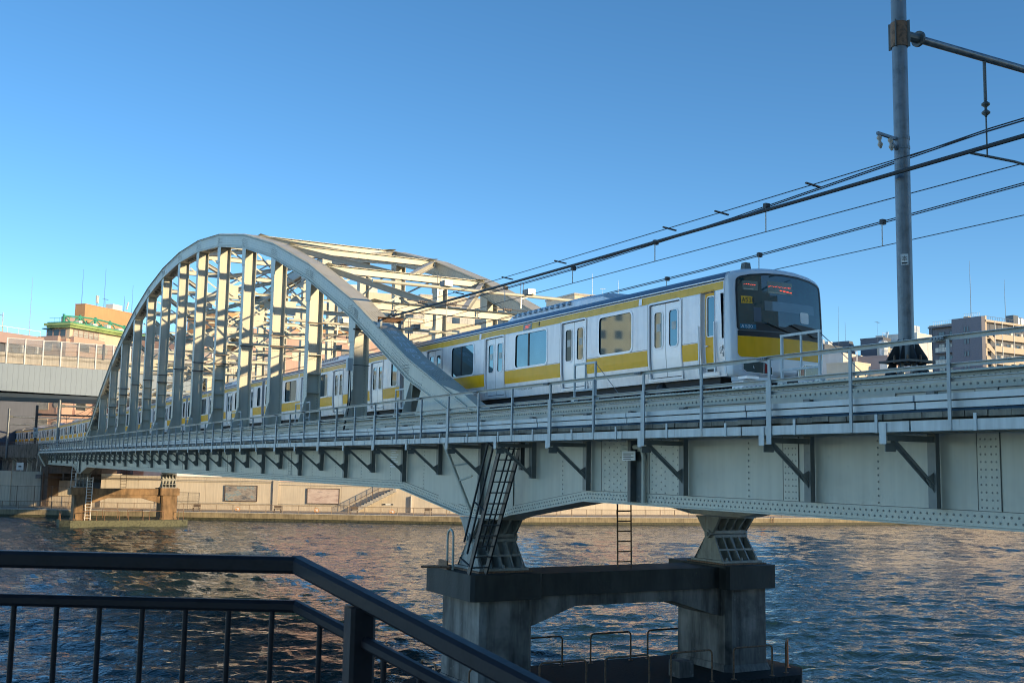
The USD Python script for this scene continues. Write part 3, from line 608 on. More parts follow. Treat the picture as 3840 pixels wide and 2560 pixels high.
    MB().box(8.03, 8.37, y0 + .0, y0 + .025, 6.31, 7.5).build('hinge_cover', M['dark_paint'], gi)
    MB().box(7.72, 8.26, y0 - .20, y0 - .17, 7.28, 7.50).build('notice_plate', M['plate'], gi)
    for j in range(4): MB().box(7.78, 8.10 + .1*(j % 2), y0 - .204, y0 - .2005, 7.31 + j*.042, 7.325 + j*.042).build('notice_line', M['black_letter'], gi)
    return gi
gir = girder(0.0, True); gir2 = girder(YF, False)
# painted data panel
for j in range(9): MB().box(-7.55, -7.05 + .25*((j*7) % 3)/2, .0255, .0285, 7.0 + j*.085, 7.035 + j*.085).build('painted_line', M['letter'], gir)
# ---- brackets and stiffeners carrying the walkway
BX = [float(x) for x in range(-129, 0, 3)] + [0.05, 3.2, 6.0, 10.0, 13.9, 16.8, 20.0, 23.5, 27.0]
YW = -1.25
for x in BX:
    full = (round(x) % 6 == 0) or x > 5
    zb = prof(x) + .25 if full else 6.78
    if abs(x + 96) < .1 or abs(x) < .1: zb = 5.65
    mb = MB(); mb.box(x - .008, x + .008, -.16, .012, zb, 8.46); mb.box(x - .085, x + .085, -.175, -.16, zb, 8.46)
    b = mb.build('walkway_bracket', M['bracket'], br)
    MB().angle((x, -.1, 7.66), (x, -1.22, 7.66), .10, .10).build('arm', M['bracket'], b)
    MB().angle((x + .02, -1.08, 7.62), (x + .02, -.17, 6.88), .075, .07).build('strut', M['bracket'], b)
    MB().poly([(x - .02, -1.22, 7.58), (x - .02, -.95, 7.58), (x - .02, -.98, 7.44), (x - .02, -1.22, 7.44)], (.012, 0, 0)).build('gusset_plate', M['bracket'], b)
    MB().poly([(x + .03, -.17, 7.12), (x + .03, -.36, 7.02), (x + .03, -.17, 6.78)], (.012, 0, 0)).build('gusset_plate', M['bracket'], b)
    MB().box(x - .07, x + .07, -1.285, -1.272, 7.56, 7.90).build('end_plate', M['fascia'], b)
# fascia channels, slabs
xs = list(np.arange(-131.4, 30, 4.02))
for a in xs:
    mb = MB(); mb.box(a + .015, a + 4.0, YW - .012, YW, 7.75, 7.915); mb.box(a + .015, a + 4.0, YW, YW + .07, 7.75, 7.762); mb.box(a + .015, a + 4.0, YW, YW + .06, 7.903, 7.915)
    mb.build('fascia_channel', M['fascia'], br)
for i, x in enumerate(np.arange(-130, 26, 1.9)):
    MB().box(x + .33, x + .385, YW - .03, YW - .013, 7.74, 8.0 + .02*(i % 3)).build('clip', M['fascia'], br)
mm = MB()
for i, x in enumerate(np.arange(-131.3, 30, .40)):
    dz = RNG.uniform(-.008, .008); dy = RNG.uniform(-.012, .012)
    t = MB() if -18 < x < 20 else mm
    t.box(x, x + .385, -1.16 + dy, -.22, 7.955 + dz, 8.045 + dz)
    if t is not mm: t.build('walkway_slab', M['slab'], br)
mm.build('walkway_slabs', M['slab'], br, kind='stuff')
MB().box(-131.3, 30, -.9, -.82, 7.75, 7.94).build('walkway_stringer', M['paint'], br); MB().box(-131.3, 30, -.45, -.38, 7.75, 7.94).build('walkway_stringer', M['paint'], br)
for a in xs:   # cable trough with lid
    MB().box(a + .02, a + 4.0, -1.14, -.86, 8.10, 8.205).build('cable_trough', M['trough'], br)
    MB().box(a + .02, a + 4.0, -1.165, -.84, 8.225, 8.32).build('trough_lid', M['trough'], br)
MB().tube([(-131, -1.10, 8.075), (30, -1.10, 8.075)], .02, 6).build('blue_pipe', M['navy'], br)
# ---- floor system
for x in np.arange(-129, 40, 6.0):
    MB().hbeam((x, W + .02, 7.1), (x, YF - .02, 7.1), .35, 1.1, .03, .02).build('floor_beam', M['paint'], br)
for y in (2.1, 3.65, 5.9, 7.45): MB().hbeam((-131, y, 7.45), (42, y, 7.45), .25, .6, .025, .016).build('stringer', M['paint'], br)
for x in np.arange(-129, 36, 6.0):
    MB().angle((x, W, 6.5), (x + 6, YF, 6.5), .14, .14).build('lower_lateral', M['paint'], br); MB().angle((x, YF, 6.62), (x + 6, W, 6.62), .14, .14).build('lower_lateral', M['paint'], br)
# name painted on the arch, read looking up the slope
GL = {'隅':[[[(5,51),(22,51),(23,50),(17,32),(21,28),(22,20),(24,20),(24,22),(39,22),(39,28),(26,28),(26,51),(57,51),(57,28),(44,28),(44,22),(60,22),(60,-1),(57,-6),(49,-6),(48,-2),(55,-2),(55,3),(51,3),(50,6),(31,4),(30,8),(38,8),(39,9),(38,18),(28,18),(28,-6),(24,-6),(24,16),(22,16),(21,11),(12,10),(12,14),(17,14),(18,15),(18,25),(16,29),(13,31),(17,47),(9,47),(9,-6),(5,-6)],[(44,9),(48,11),(47,15),(50,15),(53,7),(55,7),(55,18),(44,18)],[(44,32),(53,32),(53,37),(44,37)],[(44,42),(53,41),(53,47),(44,47)],[(31,42),(39,41),(39,47),(31,47)],[(39,36),(31,37),(31,32),(39,32)]]],'田':[[[(6,50),(58,50),(58,-5),(53,-5),(52,-1),(11,-1),(11,-5),(6,-5)],[(34,4),(53,4),(53,22),(34,22)],[(34,28),(53,27),(53,45),(34,45)],[(11,4),(29,4),(29,22),(11,22)],[(11,28),(29,27),(29,45),(11,45)]]],'川':[[[(52,50),(57,50),(57,-5),(52,-5)]],[[(31,47),(35,47),(35,0),(31,0)]],[[(2,-3),(8,7),(10,16),(10,50),(15,50),(14,10),(8,-4),(5,-6)]]],'橋':[[[(4,7),(2,12),(7,19),(11,32),(11,36),(3,36),(3,40),(12,40),(12,54),(16,54),(16,40),(23,40),(24,43),(36,43),(37,45),(37,47),(26,47),(25,50),(46,51),(52,53),(56,51),(56,49),(43,48),(41,46),(41,43),(61,43),(61,39),(52,39),(53,35),(55,35),(58,31),(62,30),(60,26),(56,27),(52,30),(52,23),(32,23),(32,29),(29,29),(27,26),(24,26),(22,29),(28,32),(32,36),(32,39),(23,39),(23,36),(17,36),(16,35),(16,30),(23,21),(23,17),(21,16),(18,23),(16,23),(16,-6),(12,-6),(12,20),(10,20),(6,8)],[(36,26),(48,26),(48,32),(36,32)],[(38,39),(37,35),(47,35),(46,39)]],[[(25,20),(60,20),(60,-3),(59,-5),(49,-6),(48,-4),(48,-2),(55,-2),(55,16),(30,16),(29,-6),(25,-6)]],[[(34,12),(50,12),(50,1),(38,1),(37,-3),(34,-3)],[(38,4),(47,4),(47,9),(38,9)]]],'り':[[[(14,37),(15,37),(16,51),(21,50),(19,36),(28,45),(33,47),(42,46),(47,41),(50,34),(51,21),(49,13),(42,3),(33,-2),(26,-4),(23,-4),(23,-2),(21,-1),(21,1),(34,4),(42,11),(45,18),(45,33),(43,38),(39,42),(32,42),(28,40),(20,28),(19,14),(14,14)]]],'ょ':[[[(12,2),(12,6),(16,11),(21,13),(30,13),(29,39),(34,39),(34,29),(50,30),(50,26),(34,24),(34,12),(47,6),(50,3),(49,-2),(47,-2),(44,2),(36,6),(33,-3),(29,-5),(17,-4),(14,-2)],[(17,6),(19,0),(28,0),(30,3),(30,8),(29,9),(21,9)]]],'う':[[[(12,25),(11,31),(23,34),(29,34),(29,35),(43,34),(47,32),(51,26),(51,14),(47,7),(41,2),(29,-3),(22,-4),(20,1),(31,3),(39,7),(44,12),(46,17),(46,24),(40,30),(28,30),(16,27),(14,25)]],[[(18,46),(19,50),(37,48),(37,47),(46,47),(46,42),(22,44)]]],'両':[[[(4,44),(4,49),(60,49),(60,44),(34,44),(34,36),(57,36),(57,-4),(54,-6),(44,-6),(43,-4),(43,-2),(52,-2),(53,-1),(53,31),(34,31),(34,10),(42,10),(42,25),(46,25),(46,6),(17,6),(17,25),(18,26),(22,25),(22,10),(29,10),(29,31),(12,31),(11,-6),(7,-6),(7,36),(29,36),(29,44)]]],'国':[[[(6,-6),(6,51),(58,51),(58,-6),(54,-6),(52,-2),(11,-2),(10,-6)],[(12,47),(10,46),(10,2),(53,2),(53,47)]],[[(15,8),(15,12),(29,12),(29,23),(17,23),(17,27),(29,27),(29,37),(15,37),(15,41),(48,41),(48,37),(34,37),(34,27),(47,27),(47,23),(41,22),(47,16),(46,12),(50,12),(50,8)],[(38,19),(40,23),(34,23),(34,12),(44,12)]]],'本':[[[(3,7),(3,9),(6,10),(14,18),(23,34),(23,35),(4,35),(4,40),(29,40),(29,53),(30,54),(34,54),(34,40),(60,40),(60,35),(41,35),(43,28),(50,20),(50,18),(61,9),(59,5),(55,6),(46,15),(46,17),(40,24),(36,35),(34,35),(34,11),(49,11),(49,6),(34,6),(34,-6),(29,-6),(29,6),(15,6),(14,10),(7,5)],[(22,21),(15,11),(29,11),(29,33),(27,33)]]],'ク':[[[(9,22),(7,26),(12,28),(21,37),(28,51),(34,50),(31,42),(50,42),(52,43),(56,40),(50,24),(48,23),(45,16),(40,12),(40,10),(30,2),(20,-3),(16,-3),(13,1),(28,7),(39,17),(47,31),(48,37),(26,37),(25,34),(14,23)]]],'ハ':[[[(48,19),(37,43),(40,44),(43,43),(54,19),(59,4),(58,1),(53,0)]],[[(5,2),(15,19),(19,31),(21,43),(26,43),(24,29),(20,17),(14,5),(12,4),(11,0)]]]}
def glyph(ch):
    return unary_union([Polygon(g[0], g[1:]).buffer(0) for g in GL[ch]])
def lettering(text, place, name, parent, material):
    for i, ch in enumerate(text):
        P = glyph(ch); o, a, b, n, s = place(i)
        MB().shape(affinity.scale(P, s, s, origin=(0, 0)), o, a, b, n).build(name, material, parent)
def arch_place(i):
    x = -8.72 + i*.575; sl = (ZT(-6) - ZT(-12))/6 if x < -6 else (8.8 - ZT(-6))/5.1
    z = ZT(-12) + (x + 12)*(ZT(-6) - ZT(-12))/6 if x < -6 else ZT(-6) + (x + 6)*sl
    d = nrm([1, 0, sl]); n = nrm([-sl, 0, 1]); return np.array([x, .10, z]) + d*.50 + n*.036, np.array([0, 1.0, 0]), -d, n*.004, .0072
lettering('隅田川橋りょう', arch_place, 'lettering', br, M['letter'])
# ================================================================== track, piers, bearings, ladders, railing
RZ = 8.27; YC1, YC2 = 2.87, 6.67
def curve(x): return -max(0.0, -(x + 125))**2/900.0
tr = thing('railway_track', 'two railway tracks with steel rails and dark ties on the bridge deck', 'track', (0, 4.77, RZ), kind='structure')
for yc in (YC1, YC2):
    for dy in (-.535, .535):
        pts = [(x, yc + dy + curve(x), 0) for x in (45, -125, -135, -145, -155, -165, -175, -185, -200, -215)]
        for p, q in zip(pts[:-1], pts[1:]):
            MB().hbeam((p[0], p[1], RZ - .075), (q[0], q[1], RZ - .075), .11, .15, .03, .02).build('rail', M['brown'], tr)
mm = MB()
for x in np.arange(-215, 44, .65):
    for yc in (YC1, YC2): mm.box(x, x + .22, yc - 1.15 + curve(x), yc + 1.15 + curve(x), RZ - .35, RZ - .15)
mm.build('ties', M['track'], tr, kind='stuff')

def octo(x0, x1, y0, y1, c, z0, z1, taper=0.0):
    b = [(x0 + c, y0), (x1 - c, y0), (x1, y0 + c), (x1, y1 - c), (x1 - c, y1), (x0 + c, y1), (x0, y1 - c), (x0, y0 + c)]
    cx, cy = (x0 + x1)/2, (y0 + y1)/2
    t = [(cx + (x - cx)*(1 - taper), cy + (y - cy)*(1 - taper)) for x, y in b]
    v = [(x, y, z0) for x, y in b] + [(x, y, z1) for x, y in t] + [(cx, cy, z0), (cx, cy, z1)]
    f = [(i, (i+1) % 8, 8 + (i+1) % 8) for i in range(8)] + [(i, 8 + (i+1) % 8, 8 + i) for i in range(8)] + [((i+1) % 8, i, 16) for i in range(8)] + [(8 + i, 8 + (i+1) % 8, 17) for i in range(8)]
    return MB().add(v, f)
def pier(xc, label, mats):
    shaft, cap, foot = mats
    t = thing('bridge_pier', label, 'pier', (xc, 4.77, -1.5))
    YL, YR = .325, 9.225
    for y in (YL, YR):
        s = -1 if y < 4 else 1
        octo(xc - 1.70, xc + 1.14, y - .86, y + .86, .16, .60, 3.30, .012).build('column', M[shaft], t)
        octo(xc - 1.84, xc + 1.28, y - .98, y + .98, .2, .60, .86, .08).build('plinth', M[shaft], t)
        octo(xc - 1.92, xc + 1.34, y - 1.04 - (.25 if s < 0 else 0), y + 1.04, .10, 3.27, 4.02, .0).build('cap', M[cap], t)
    P = Polygon([(1.1, 2.40), (1.35, 2.45), (2.8, 2.95), (6.4, 2.95), (8.2, 2.42), (8.4, 2.40), (8.4, 3.92), (1.1, 3.92)])
    MB().shape(P, (xc - .78, 0, 0), (0, 1, 0), (0, 0, 1), (1.56, 0, 0)).build('beam', M[shaft], t)
    MB().box(xc - .92, xc + .92, 1.37, 8.18, 3.30, 3.96).build('beam_cap', M[cap], t)
    octo(xc - 2.35, xc + 2.35, -1.9, 11.25, .95, -1.5, .66).build('footing', M[foot], t)
    return t
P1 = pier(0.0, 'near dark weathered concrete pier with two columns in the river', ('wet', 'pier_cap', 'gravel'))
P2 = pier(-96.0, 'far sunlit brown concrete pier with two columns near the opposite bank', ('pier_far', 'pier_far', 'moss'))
MB().box(.75, 1.3, 6.3, 6.85, .66, 1.15).build('concrete_block', M['wet'], P1)
tag(MB().box(-1.0, -.4, -.95, -.90, 4.02, 4.28).tube([(-1.0, -1.5, 4.08), (-.2, -.9, 4.12)], .04, 6).build('rusty_bracket', M['rusty'], P1))

# hoops on the footings
def hoop(xc, yc, along_y, L, label, z=.66, h=.95):
    t = thing('hoop_rail', label, 'rail', (xc, yc, z), 0, 'rusty hoop rails on the pier footings')
    d = np.array([0, 1.0, 0]) if along_y == 1 else (np.array([1.0, 0, 0]) if along_y == 0 else nrm([-1, 1, 0])); c = np.array([xc, yc, z]); r = .12; a, b = c - d*L/2, c + d*L/2; up = np.array([0, 0, 1.0])
    pts = [a, a + up*(h - r)] + [a + up*(h - r + r*math.sin(q)) + d*r*(1 - math.cos(q)) for q in (.5, 1.05)] + [a + up*h + d*r, b + up*h - d*r] + [b + up*(h - r + r*math.sin(q)) - d*r*(1 - math.cos(q)) for q in (1.05, .5)] + [b + up*(h - r), b]
    MB().tube(pts, .03, 8).build('hoop', M['rusty'], t, smooth=True)
    for p in (a, b): MB().lathe(p, [(.0, .022), (.085, .022), (.085, 0)], 8).build('foot_plate', M['rusty'], t)
w1 = {0: 'bent rusty hoop rail at the front edge of the near footing below the left column', 1: 'rusty hoop rail at the near footing front, just right of the left column', 2: 'rusty hoop rail in the middle of the near footing front edge', 3: 'rusty hoop rail at the near footing front beside the concrete block', 4: 'rusty hoop rail in front of the right column of the near pier'}
for i, y in enumerate((-.6, 1.6, 3.8, 6.15, 8.55)): hoop(2.12, y, 1, 1.55, w1[i])
hoop(1.55, 10.45, 2, 1.0, 'short rusty hoop rail at the right corner of the near footing')
for y, l in ((3.2, 'rusty hoop rail at the rear of the near footing beside the left column'), (5.9, 'rusty hoop rail at the rear middle of the near footing between the columns'), (8.2, 'rusty hoop rail at the rear of the near footing behind the right column')): hoop(-1.95, y, 1, 1.6, l)
hoop(.7, -1.95, 0, 1.0, 'rusty hoop rail at the left end of the near footing behind the dark handrail')
for i, (y, l) in enumerate(((.9, 'first orange hoop rail on the far footing, below the white ladder'), (3.2, 'orange hoop rail on the far footing left of the middle'), (5.6, 'orange hoop rail on the far footing right of the middle'), (7.75, 'orange hoop rail in front of the right column of the far pier'))): hoop(-93.8, y, 1, 1.5, l)
hoop(-94.45, 10.45, 2, 1.0, 'small orange hoop rail at the right tip of the far footing'); hoop(-95.5, -1.8, 0, 1.4, 'dark hoop rail at the shaded left end of the far footing')
for y, l in ((3.6, 'dark hoop rail at the rear of the far footing, left one between the columns'), (6.2, 'dark hoop rail at the rear of the far footing, right one between the columns')): hoop(-98.1, y, 1, 1.6, l)

# bearings: rocker on a ribbed pedestal
def bearing(xc, yc, ztop, label, kind='p'):
    t = thing('bridge_bearing', label, 'bearing', (xc, yc, 4.02), 0, 'cast steel bearings under the girders')
    zp = 4.98; zb = 4.02; hx = .70
    MB().box(xc - .98, xc + .98, yc - .90, yc + .90, zb + .001, zb + .05).build('seat_plate', M['rusty'], t)
    MB().box(xc - .86, xc + .86, yc - .82, yc + .82, zb + .05, zb + .12).build('base_plate', M['bearing'], t)
    lo = MB(); lo.poly([(xc - hx, yc - .05, zb + .12), (xc + hx, yc - .05, zb + .12), (xc + .22, yc - .05, zp - .05), (xc - .22, yc - .05, zp - .05)], (0, .1, 0))
    lo.box(xc - .12, xc + .12, yc - .70, yc + .70, zb + .12, zp - .13); lo.box(xc - .24, xc + .24, yc - .70, yc + .70, zp - .12, zp - .03)
    lower = lo.build('pedestal', M['bearing'], t)
    for y in np.linspace(-.74, .74, 5):
        MB().poly([(xc - hx - .04, yc + y - .028, zb + .12), (xc + hx + .04, yc + y - .028, zb + .12), (xc + .22, yc + y*.9 - .028, zp - .06), (xc - .22, yc + y*.9 - .028, zp - .06)], (0, .056, 0)).build('rib', M['bearing'], lower)
    for s in (-1, 1): MB().beam((xc + s*.50, yc - .74, zb + .46), (xc + s*.50, yc + .74, zb + .46), .05, .06).build('cross_rib', M['bearing'], lower)
    MB().tube([(xc, yc - .80, zp), (xc, yc + .80, zp)], .10, 14).build('pin', M['galv'], t, smooth=40)
    for s in (-1, 1): MB().lathe((xc, yc + s*.78, zp), [(0, .07*s), (.07, .07*s), (.075, .03*s), (.14, .03*s), (.145, -.05*s)], 14, (0, 1, 0)).build('pin_cap', M['bearing'], t)
    up = MB(); up.box(xc - .22, xc + .22, yc - .66, yc + .66, zp + .03, zp + .11); up.box(xc - .62, xc + .62, yc - .78, yc + .78, ztop - .09, ztop - .032); up.box(xc - .10, xc + .10, yc - .66, yc + .66, zp + .11, ztop - .09)
    upper = up.build('rocker', M['bearing'], t)
    for y in np.linspace(-.70, .70, 5):
        MB().poly([(xc - .2, yc + y*.93 - .028, zp + .08), (xc + .2, yc + y*.93 - .028, zp + .08), (xc + .60, yc + y - .028, ztop - .08), (xc - .60, yc + y - .028, ztop - .08)], (0, .056, 0)).build('rib', M['bearing'], upper)
    MB().poly([(xc - .22, yc - .72, zp + .05), (xc + .22, yc - .72, zp + .05), (xc + .60, yc - .76, ztop - .08), (xc - .60, yc - .76, ztop - .08)], (0, .03, 0)).build('cheek', M['bearing'], upper)
    for sx in (-1, 1):
        for y in (-.62, 0, .62): MB().lathe((xc + sx*.79, yc + y, zb + .12), [(.045, 0), (.045, .06), (.03, .1), (0, .1)], 8).build('anchor_bolt', M['bearing'], t)
bearing(0, .325, 5.60, 'ribbed steel bearing on the near pier behind the dark steep ladder')
bearing(0, 9.225, 5.60, 'ribbed steel bearing on the right column of the near pier')
bearing(-96, .325, 5.60, 'sunlit steel bearing on the left column of the far pier')
bearing(-96, 9.225, 5.60, 'sunlit steel bearing on the right column of the far pier')

# ladders
def ladder(name, label, L0, L1, R0, R1, nr, material, w=.07, hand=None, rungr=.022, rail=True):
    L0, L1, R0, R1 = (np.array(p, float) for p in (L0, L1, R0, R1))
    t = thing(name, label, 'ladder', tuple((L0 + R0)/2))
    for p, q in ((L0, L1), (R0, R1)):
        (MB().beam(p, q, .05, w*2.1, (1, 0, 0)) if rail else MB().tube([p, q], w/2, 8)).build('stringer', M[material], t)
    for i in range(nr):
        f = (i + .6)/nr; a = L0 + (L1 - L0)*f; b = R0 + (R1 - R0)*f
        (MB().beam(a, b, .16, .035) if rail else MB().tube([a, b], rungr, 6)).build('tread' if rail else 'rung', M[material], t)
    if hand:
        for s, h in enumerate(hand):
            p0, p1 = h; MB().tube([p0, p1], .03, 8).build('handrail', M[material], t)
    return t
# steep stair-ladder leaning along the bridge: foot on the cap, head under the walkway
L0, L1 = np.array([1.10, -.95, 4.03]), np.array([2.70, -.84, 7.70]); R0, R1 = np.array([1.27, -.50, 4.06]), np.array([2.98, -.36, 7.70])
ld = ladder('steep_ladder', 'dark steep steel ladder with handrails from the near pier up to the walkway', L0, L1, R0, R1, 12, 'black', .08)
dv = nrm(L1 - L0); perp = np.array([-.62, -.22, .35])
for base0, base1 in ((L0, L1),):
    for k, o in enumerate((.45, .85)):
        q0, q1 = base0 + perp*o*.75 + dv*(.5 + .25*k), base1 + perp*o*.75 + dv*(-.2)
        MB().tube([q0, q1], .032, 8).build('handrail', M['black'], ld)
    for f in (.06, .5, .95):
        a = base0 + (base1 - base0)*f; MB().tube([a, a + perp*.66], .028, 8).build('handrail_post', M['black'], ld)
for k, o in enumerate((.4, .75)):
    q0, q1 = R0 + perp*o*.7 + dv*.6, R1 + perp*o*.7 - dv*.2; MB().tube([q0, q1], .025, 8).build('handrail', M['black'], ld)
MB().box(2.95, 3.07, -.40, -.28, 7.0, 7.75).build('hanger_plate', M['black'], ld)
ladder('hanging_ladder', 'thin rusty ladder hanging between the bearings over the near pier beam', (.05, 4.82, 3.96), (.0, 4.82, 6.5), (.05, 5.34, 3.96), (.0, 5.34, 6.5), 8, 'rusty', .05, rail=False)
ladder('small_ladder', 'short pale ladder standing on the middle of the far pier beam', (-95.6, 4.1, 3.96), (-95.6, 4.1, 6.2), (-95.6, 4.7, 3.96), (-95.6, 4.7, 6.2), 7, 'rusty', .05, rail=False)
ladder('white_ladder', 'pale steel ladder down the sunlit front of the far pier left column', (-94.55, .55, .66), (-94.55, .6, 5.2), (-94.55, 1.1, .66), (-94.55, 1.15, 5.2), 15, 'white', .08, rail=False)
ladder('blue_ladder', 'blue-grey steep ladder from the far pier up to the bridge walkway', (-95.2, -.95, 4.02), (-94.0, -1.0, 7.7), (-95.2, -.45, 4.02), (-94.0, -.6, 7.7), 11, 'rail_paint', .08)
t = thing('bracing_frame', 'raking strut with two rungs from walkway to haunch left of the steep ladder', 'strut', (-1.0, -.6, 5.7))
MB().beam((-.35, -1.24, 7.92), (-.55, -.12, 5.72), .09, .07).build('strut', M['paint'], t)
for f in (.38, .58): MB().beam((-.35 - .2*f, -1.24 + 1.12*f, 7.92 - 2.2*f), (.02, -.62 + .4*f, 7.30 - .35*f - .3*(f > .5)), .06, .05).build('rung', M['paint'], t)
t = thing('loop_rail', 'pale green inverted U grab rail on the left end of the near pier cap', 'rail', (-.55, -.95, 4.2))
MB().tube([(-.3, -.8, 4.02), (-.3, -.8, 5.0), (-.36, -.8, 5.14), (-.5, -.8, 5.2), (-.64, -.8, 5.14), (-.7, -.8, 5.0), (-.7, -.8, 4.02)], .035, 8).build('hoop', M['paint'], t, smooth=True)

# walkway railing
rl = thing('walkway_railing', 'pale grey steel railing with three rails along the near walkway of the bridge', 'railing', (-50, -1.27, 7.75))
for i in range(-66, 20):
    x = i*2.0 + .08; tall = any(abs(x - b) < .25 for b in BX)
    mb = MB(); mb.box(x - .005, x + .055, YW - .025, YW - .013, 7.755 if not tall else 7.60, 9.13); mb.box(x - .006, x + .006, YW - .013, YW + .05, 7.93, 9.13)
    if tall: mb.box(x - .04, x + .09, YW - .038, YW - .026, 7.58, 8.75)
    mb.build('post', M['rail_paint'], rl)
for i in range(-33, 10):
    a = i*4.0 + .10; b = a + 3.985
    MB().angle((a, YW + .0, 9.155), (b, YW + .0, 9.155), .075, .075, .012).build('top_rail', M['rail_paint'], rl)
    MB().angle((a, YW + .03, 8.735), (b, YW + .03, 8.735), .065, .065, .012).build('middle_rail', M['rail_paint'], rl)
    MB().angle((a, YW + .03, 8.52), (b, YW + .03, 8.52), .055, .06, .012).build('lower_rail', M['rail_paint'], rl)
    MB().box(a + 1.7, a + 1.95, YW - .05, YW - .035, 9.13, 9.18).domes([(a + 1.74 + .06*j, YW - .052, 9.155) for j in range(4)], (0, -1, 0), .02).build('splice', M['galv'], rl)
# small guard frames standing on the girder
GF = [(5.17, 6.18, 'in front of the second train door'), (13.03, 14.07, 'in front of the train nose'), (-7.2, -5.9, 'at the shaded post under the arch foot'), (-19.3, -17.2, 'beside the third hanger from the right'), (-31.3, -29.2, 'by the fifth hanger from the right'), (-43.4, -41.3, 'by the seventh hanger from the right'), (-55.4, -53.3, 'by the ninth hanger from the right')]
for x, xe, l in GF:
    Lf = xe - x; t = thing('guard_frame', f'small guard frame on the girder {l}', 'guard rail', (x, .05, GT), 0, 'guard frames along the girder'); y = .02; zt = 9.74
    for dx in (0, Lf): MB().beam((x + dx, y, GT + .02), (x + dx, y, zt), .05, .04, (1, 0, 0)).build('post', M['fascia'], t)
    MB().beam((x + Lf*.52, y, 9.1), (x + Lf*.52, y, zt), .035, .03, (1, 0, 0)).build('post', M['fascia'], t)
    MB().beam((x - .03, y, zt + .02), (x + Lf + .03, y, zt + .02), .045, .05).build('rail', M['fascia'], t); MB().beam((x, y, 9.08), (x + Lf, y, 9.08), .04, .045).build('rail', M['fascia'], t)
    for dx in (0, Lf): MB().box(x + dx - .07, x + dx + .07, y - .06, y + .06, GT + .022, GT + .14).build('foot', M['fascia'], t)
    if x > 0: MB().tube([(x + Lf, y, zt), (x + Lf + 1.15, y, GT + .05)], .008, 5).build('stay_wire', M['galv'], t)
t = thing('junction_box', 'small pale electrical box with black cables clamped beside the hanger above the railing', 'electrical box', (-11.75, -.12, 11.3))
MB().box(-11.70, -11.5, -.32, -.10, 10.75, 11.25).build('box', M['fascia'], t)
for k, dx in enumerate((-.05, .05)): MB().tube([(-11.6 + dx, -.2, 10.75), (-11.55 + dx*2, -.2, 10.2), (-11.5 + dx*3, -.2, 9.6), (-11.75 + dx, -.2, 9.0), (-11.9 + dx, -.25, 8.4)], .022, 6).build('cable', M['cable'], t)
MB().tube([(-11.7, -.02, 11.0), (-11.7, .68, 11.0)], .015, 6).build('strap', M['cable'], t)

# ================================================================== overhead line
XM, YMs = 15.62, .62
ms = thing('catenary_mast', 'tall grey steel tube mast on a dark ribbed base at the right', 'mast', (XM, YMs, 8.79))
MB().tube([(XM, YMs, 9.05), (XM, YMs, 12.0), (XM, YMs, 20.0)], .137, 20).build('pole', M['galv'], ms, smooth=40)
MB().box(XM - .34, XM + .34, YMs - .34, YMs + .34, 9.06, 9.10).build('base_plate', M['black'], ms)
for k in range(8):
    a = k*math.pi/4 + .39; d = np.array([math.cos(a), math.sin(a), 0]); p = np.array([XM, YMs, 9.10])
    MB().poly([p + d*.13, p + d*.37, p + d*.37 + (0, 0, .04), p + d*.15 + (0, 0, .40)], np.array([-d[1], d[0], 0])*.014).build('base_rib', M['black'], ms)
    b = p + np.array([math.cos(a + .39), math.sin(a + .39), 0])*.31; MB().lathe(b, [(.024, -.06), (.024, .05), (.015, .09), (0, .09)], 6).build('anchor_bolt', M['rusty'], ms)
MB().box(XM - .42, XM + .42, YMs - .42, YMs + .42, 8.785, 8.83).build('lower_plate', M['dark_paint'], ms)
for k in range(8):
    a = k*math.pi/4 + .39; d = np.array([math.cos(a), math.sin(a), 0]); p = np.array([XM, YMs, 8.83])
    MB().poly([p + d*.2, p + d*.42, p + d*.32 + (0, 0, .23), p + d*.2 + (0, 0, .23)], np.array([-d[1], d[0], 0])*.014).build('base_rib', M['black'], ms)
MB().tube([(XM, YMs, 14.95), (XM, YMs, 15.42)], .155, 20).build('collar', M['rusty'], ms, smooth=40)
for a in (0.4, 1.97, 3.54, 5.11):
    d = np.array([math.cos(a), math.sin(a), 0]); p = np.array([XM, YMs, 0])
    MB().hexa([p + d*.15 + (0, 0, 14.93) + np.array([-d[1], d[0], 0])*-.008, p + d*.20 + (0, 0, 14.93) + np.array([-d[1], d[0], 0])*-.008, p + d*.20 + (0, 0, 14.93) + np.array([-d[1], d[0], 0])*.008, p + d*.15 + (0, 0, 14.93) + np.array([-d[1], d[0], 0])*.008],
              [p + d*.15 + (0, 0, 15.44) + np.array([-d[1], d[0], 0])*-.008, p + d*.20 + (0, 0, 15.44) + np.array([-d[1], d[0], 0])*-.008, p + d*.20 + (0, 0, 15.44) + np.array([-d[1], d[0], 0])*.008, p + d*.15 + (0, 0, 15.44) + np.array([-d[1], d[0], 0])*.008]).build('collar_flange', M['dark_paint'], ms)
MB().tube([(XM, YMs + .15, 15.22), (XM, YMs + .5, 15.22)], .09, 12).lathe((XM, YMs + .50, 15.22), [(0, -.02), (.15, -.02), (.15, .03), (0, .03)], 14, (0, 1, 0)).build('beam_socket', M['dark_paint'], ms)
MB().tube([(XM, YMs + .5, 15.22), (XM, 9.5, 15.18)], .075, 14).build('cross_beam', M['galv'], ms, smooth=40)
MB().tube([(XM, YMs, 13.0), (XM, YMs, 13.06)], .145, 16).tube([(XM, YMs, 13.18), (XM, YMs, 13.24)], .145, 16).build('band', M['galv'], ms)
MB().beam((XM, YMs - .12, 13.18), (XM, YMs - .62, 13.22), .05, .05).build('side_arm', M['galv'], ms); MB().beam((XM, YMs - .13, 12.98), (XM, YMs - .32, 13.18), .04, .04).build('side_arm_brace', M['galv'], ms)
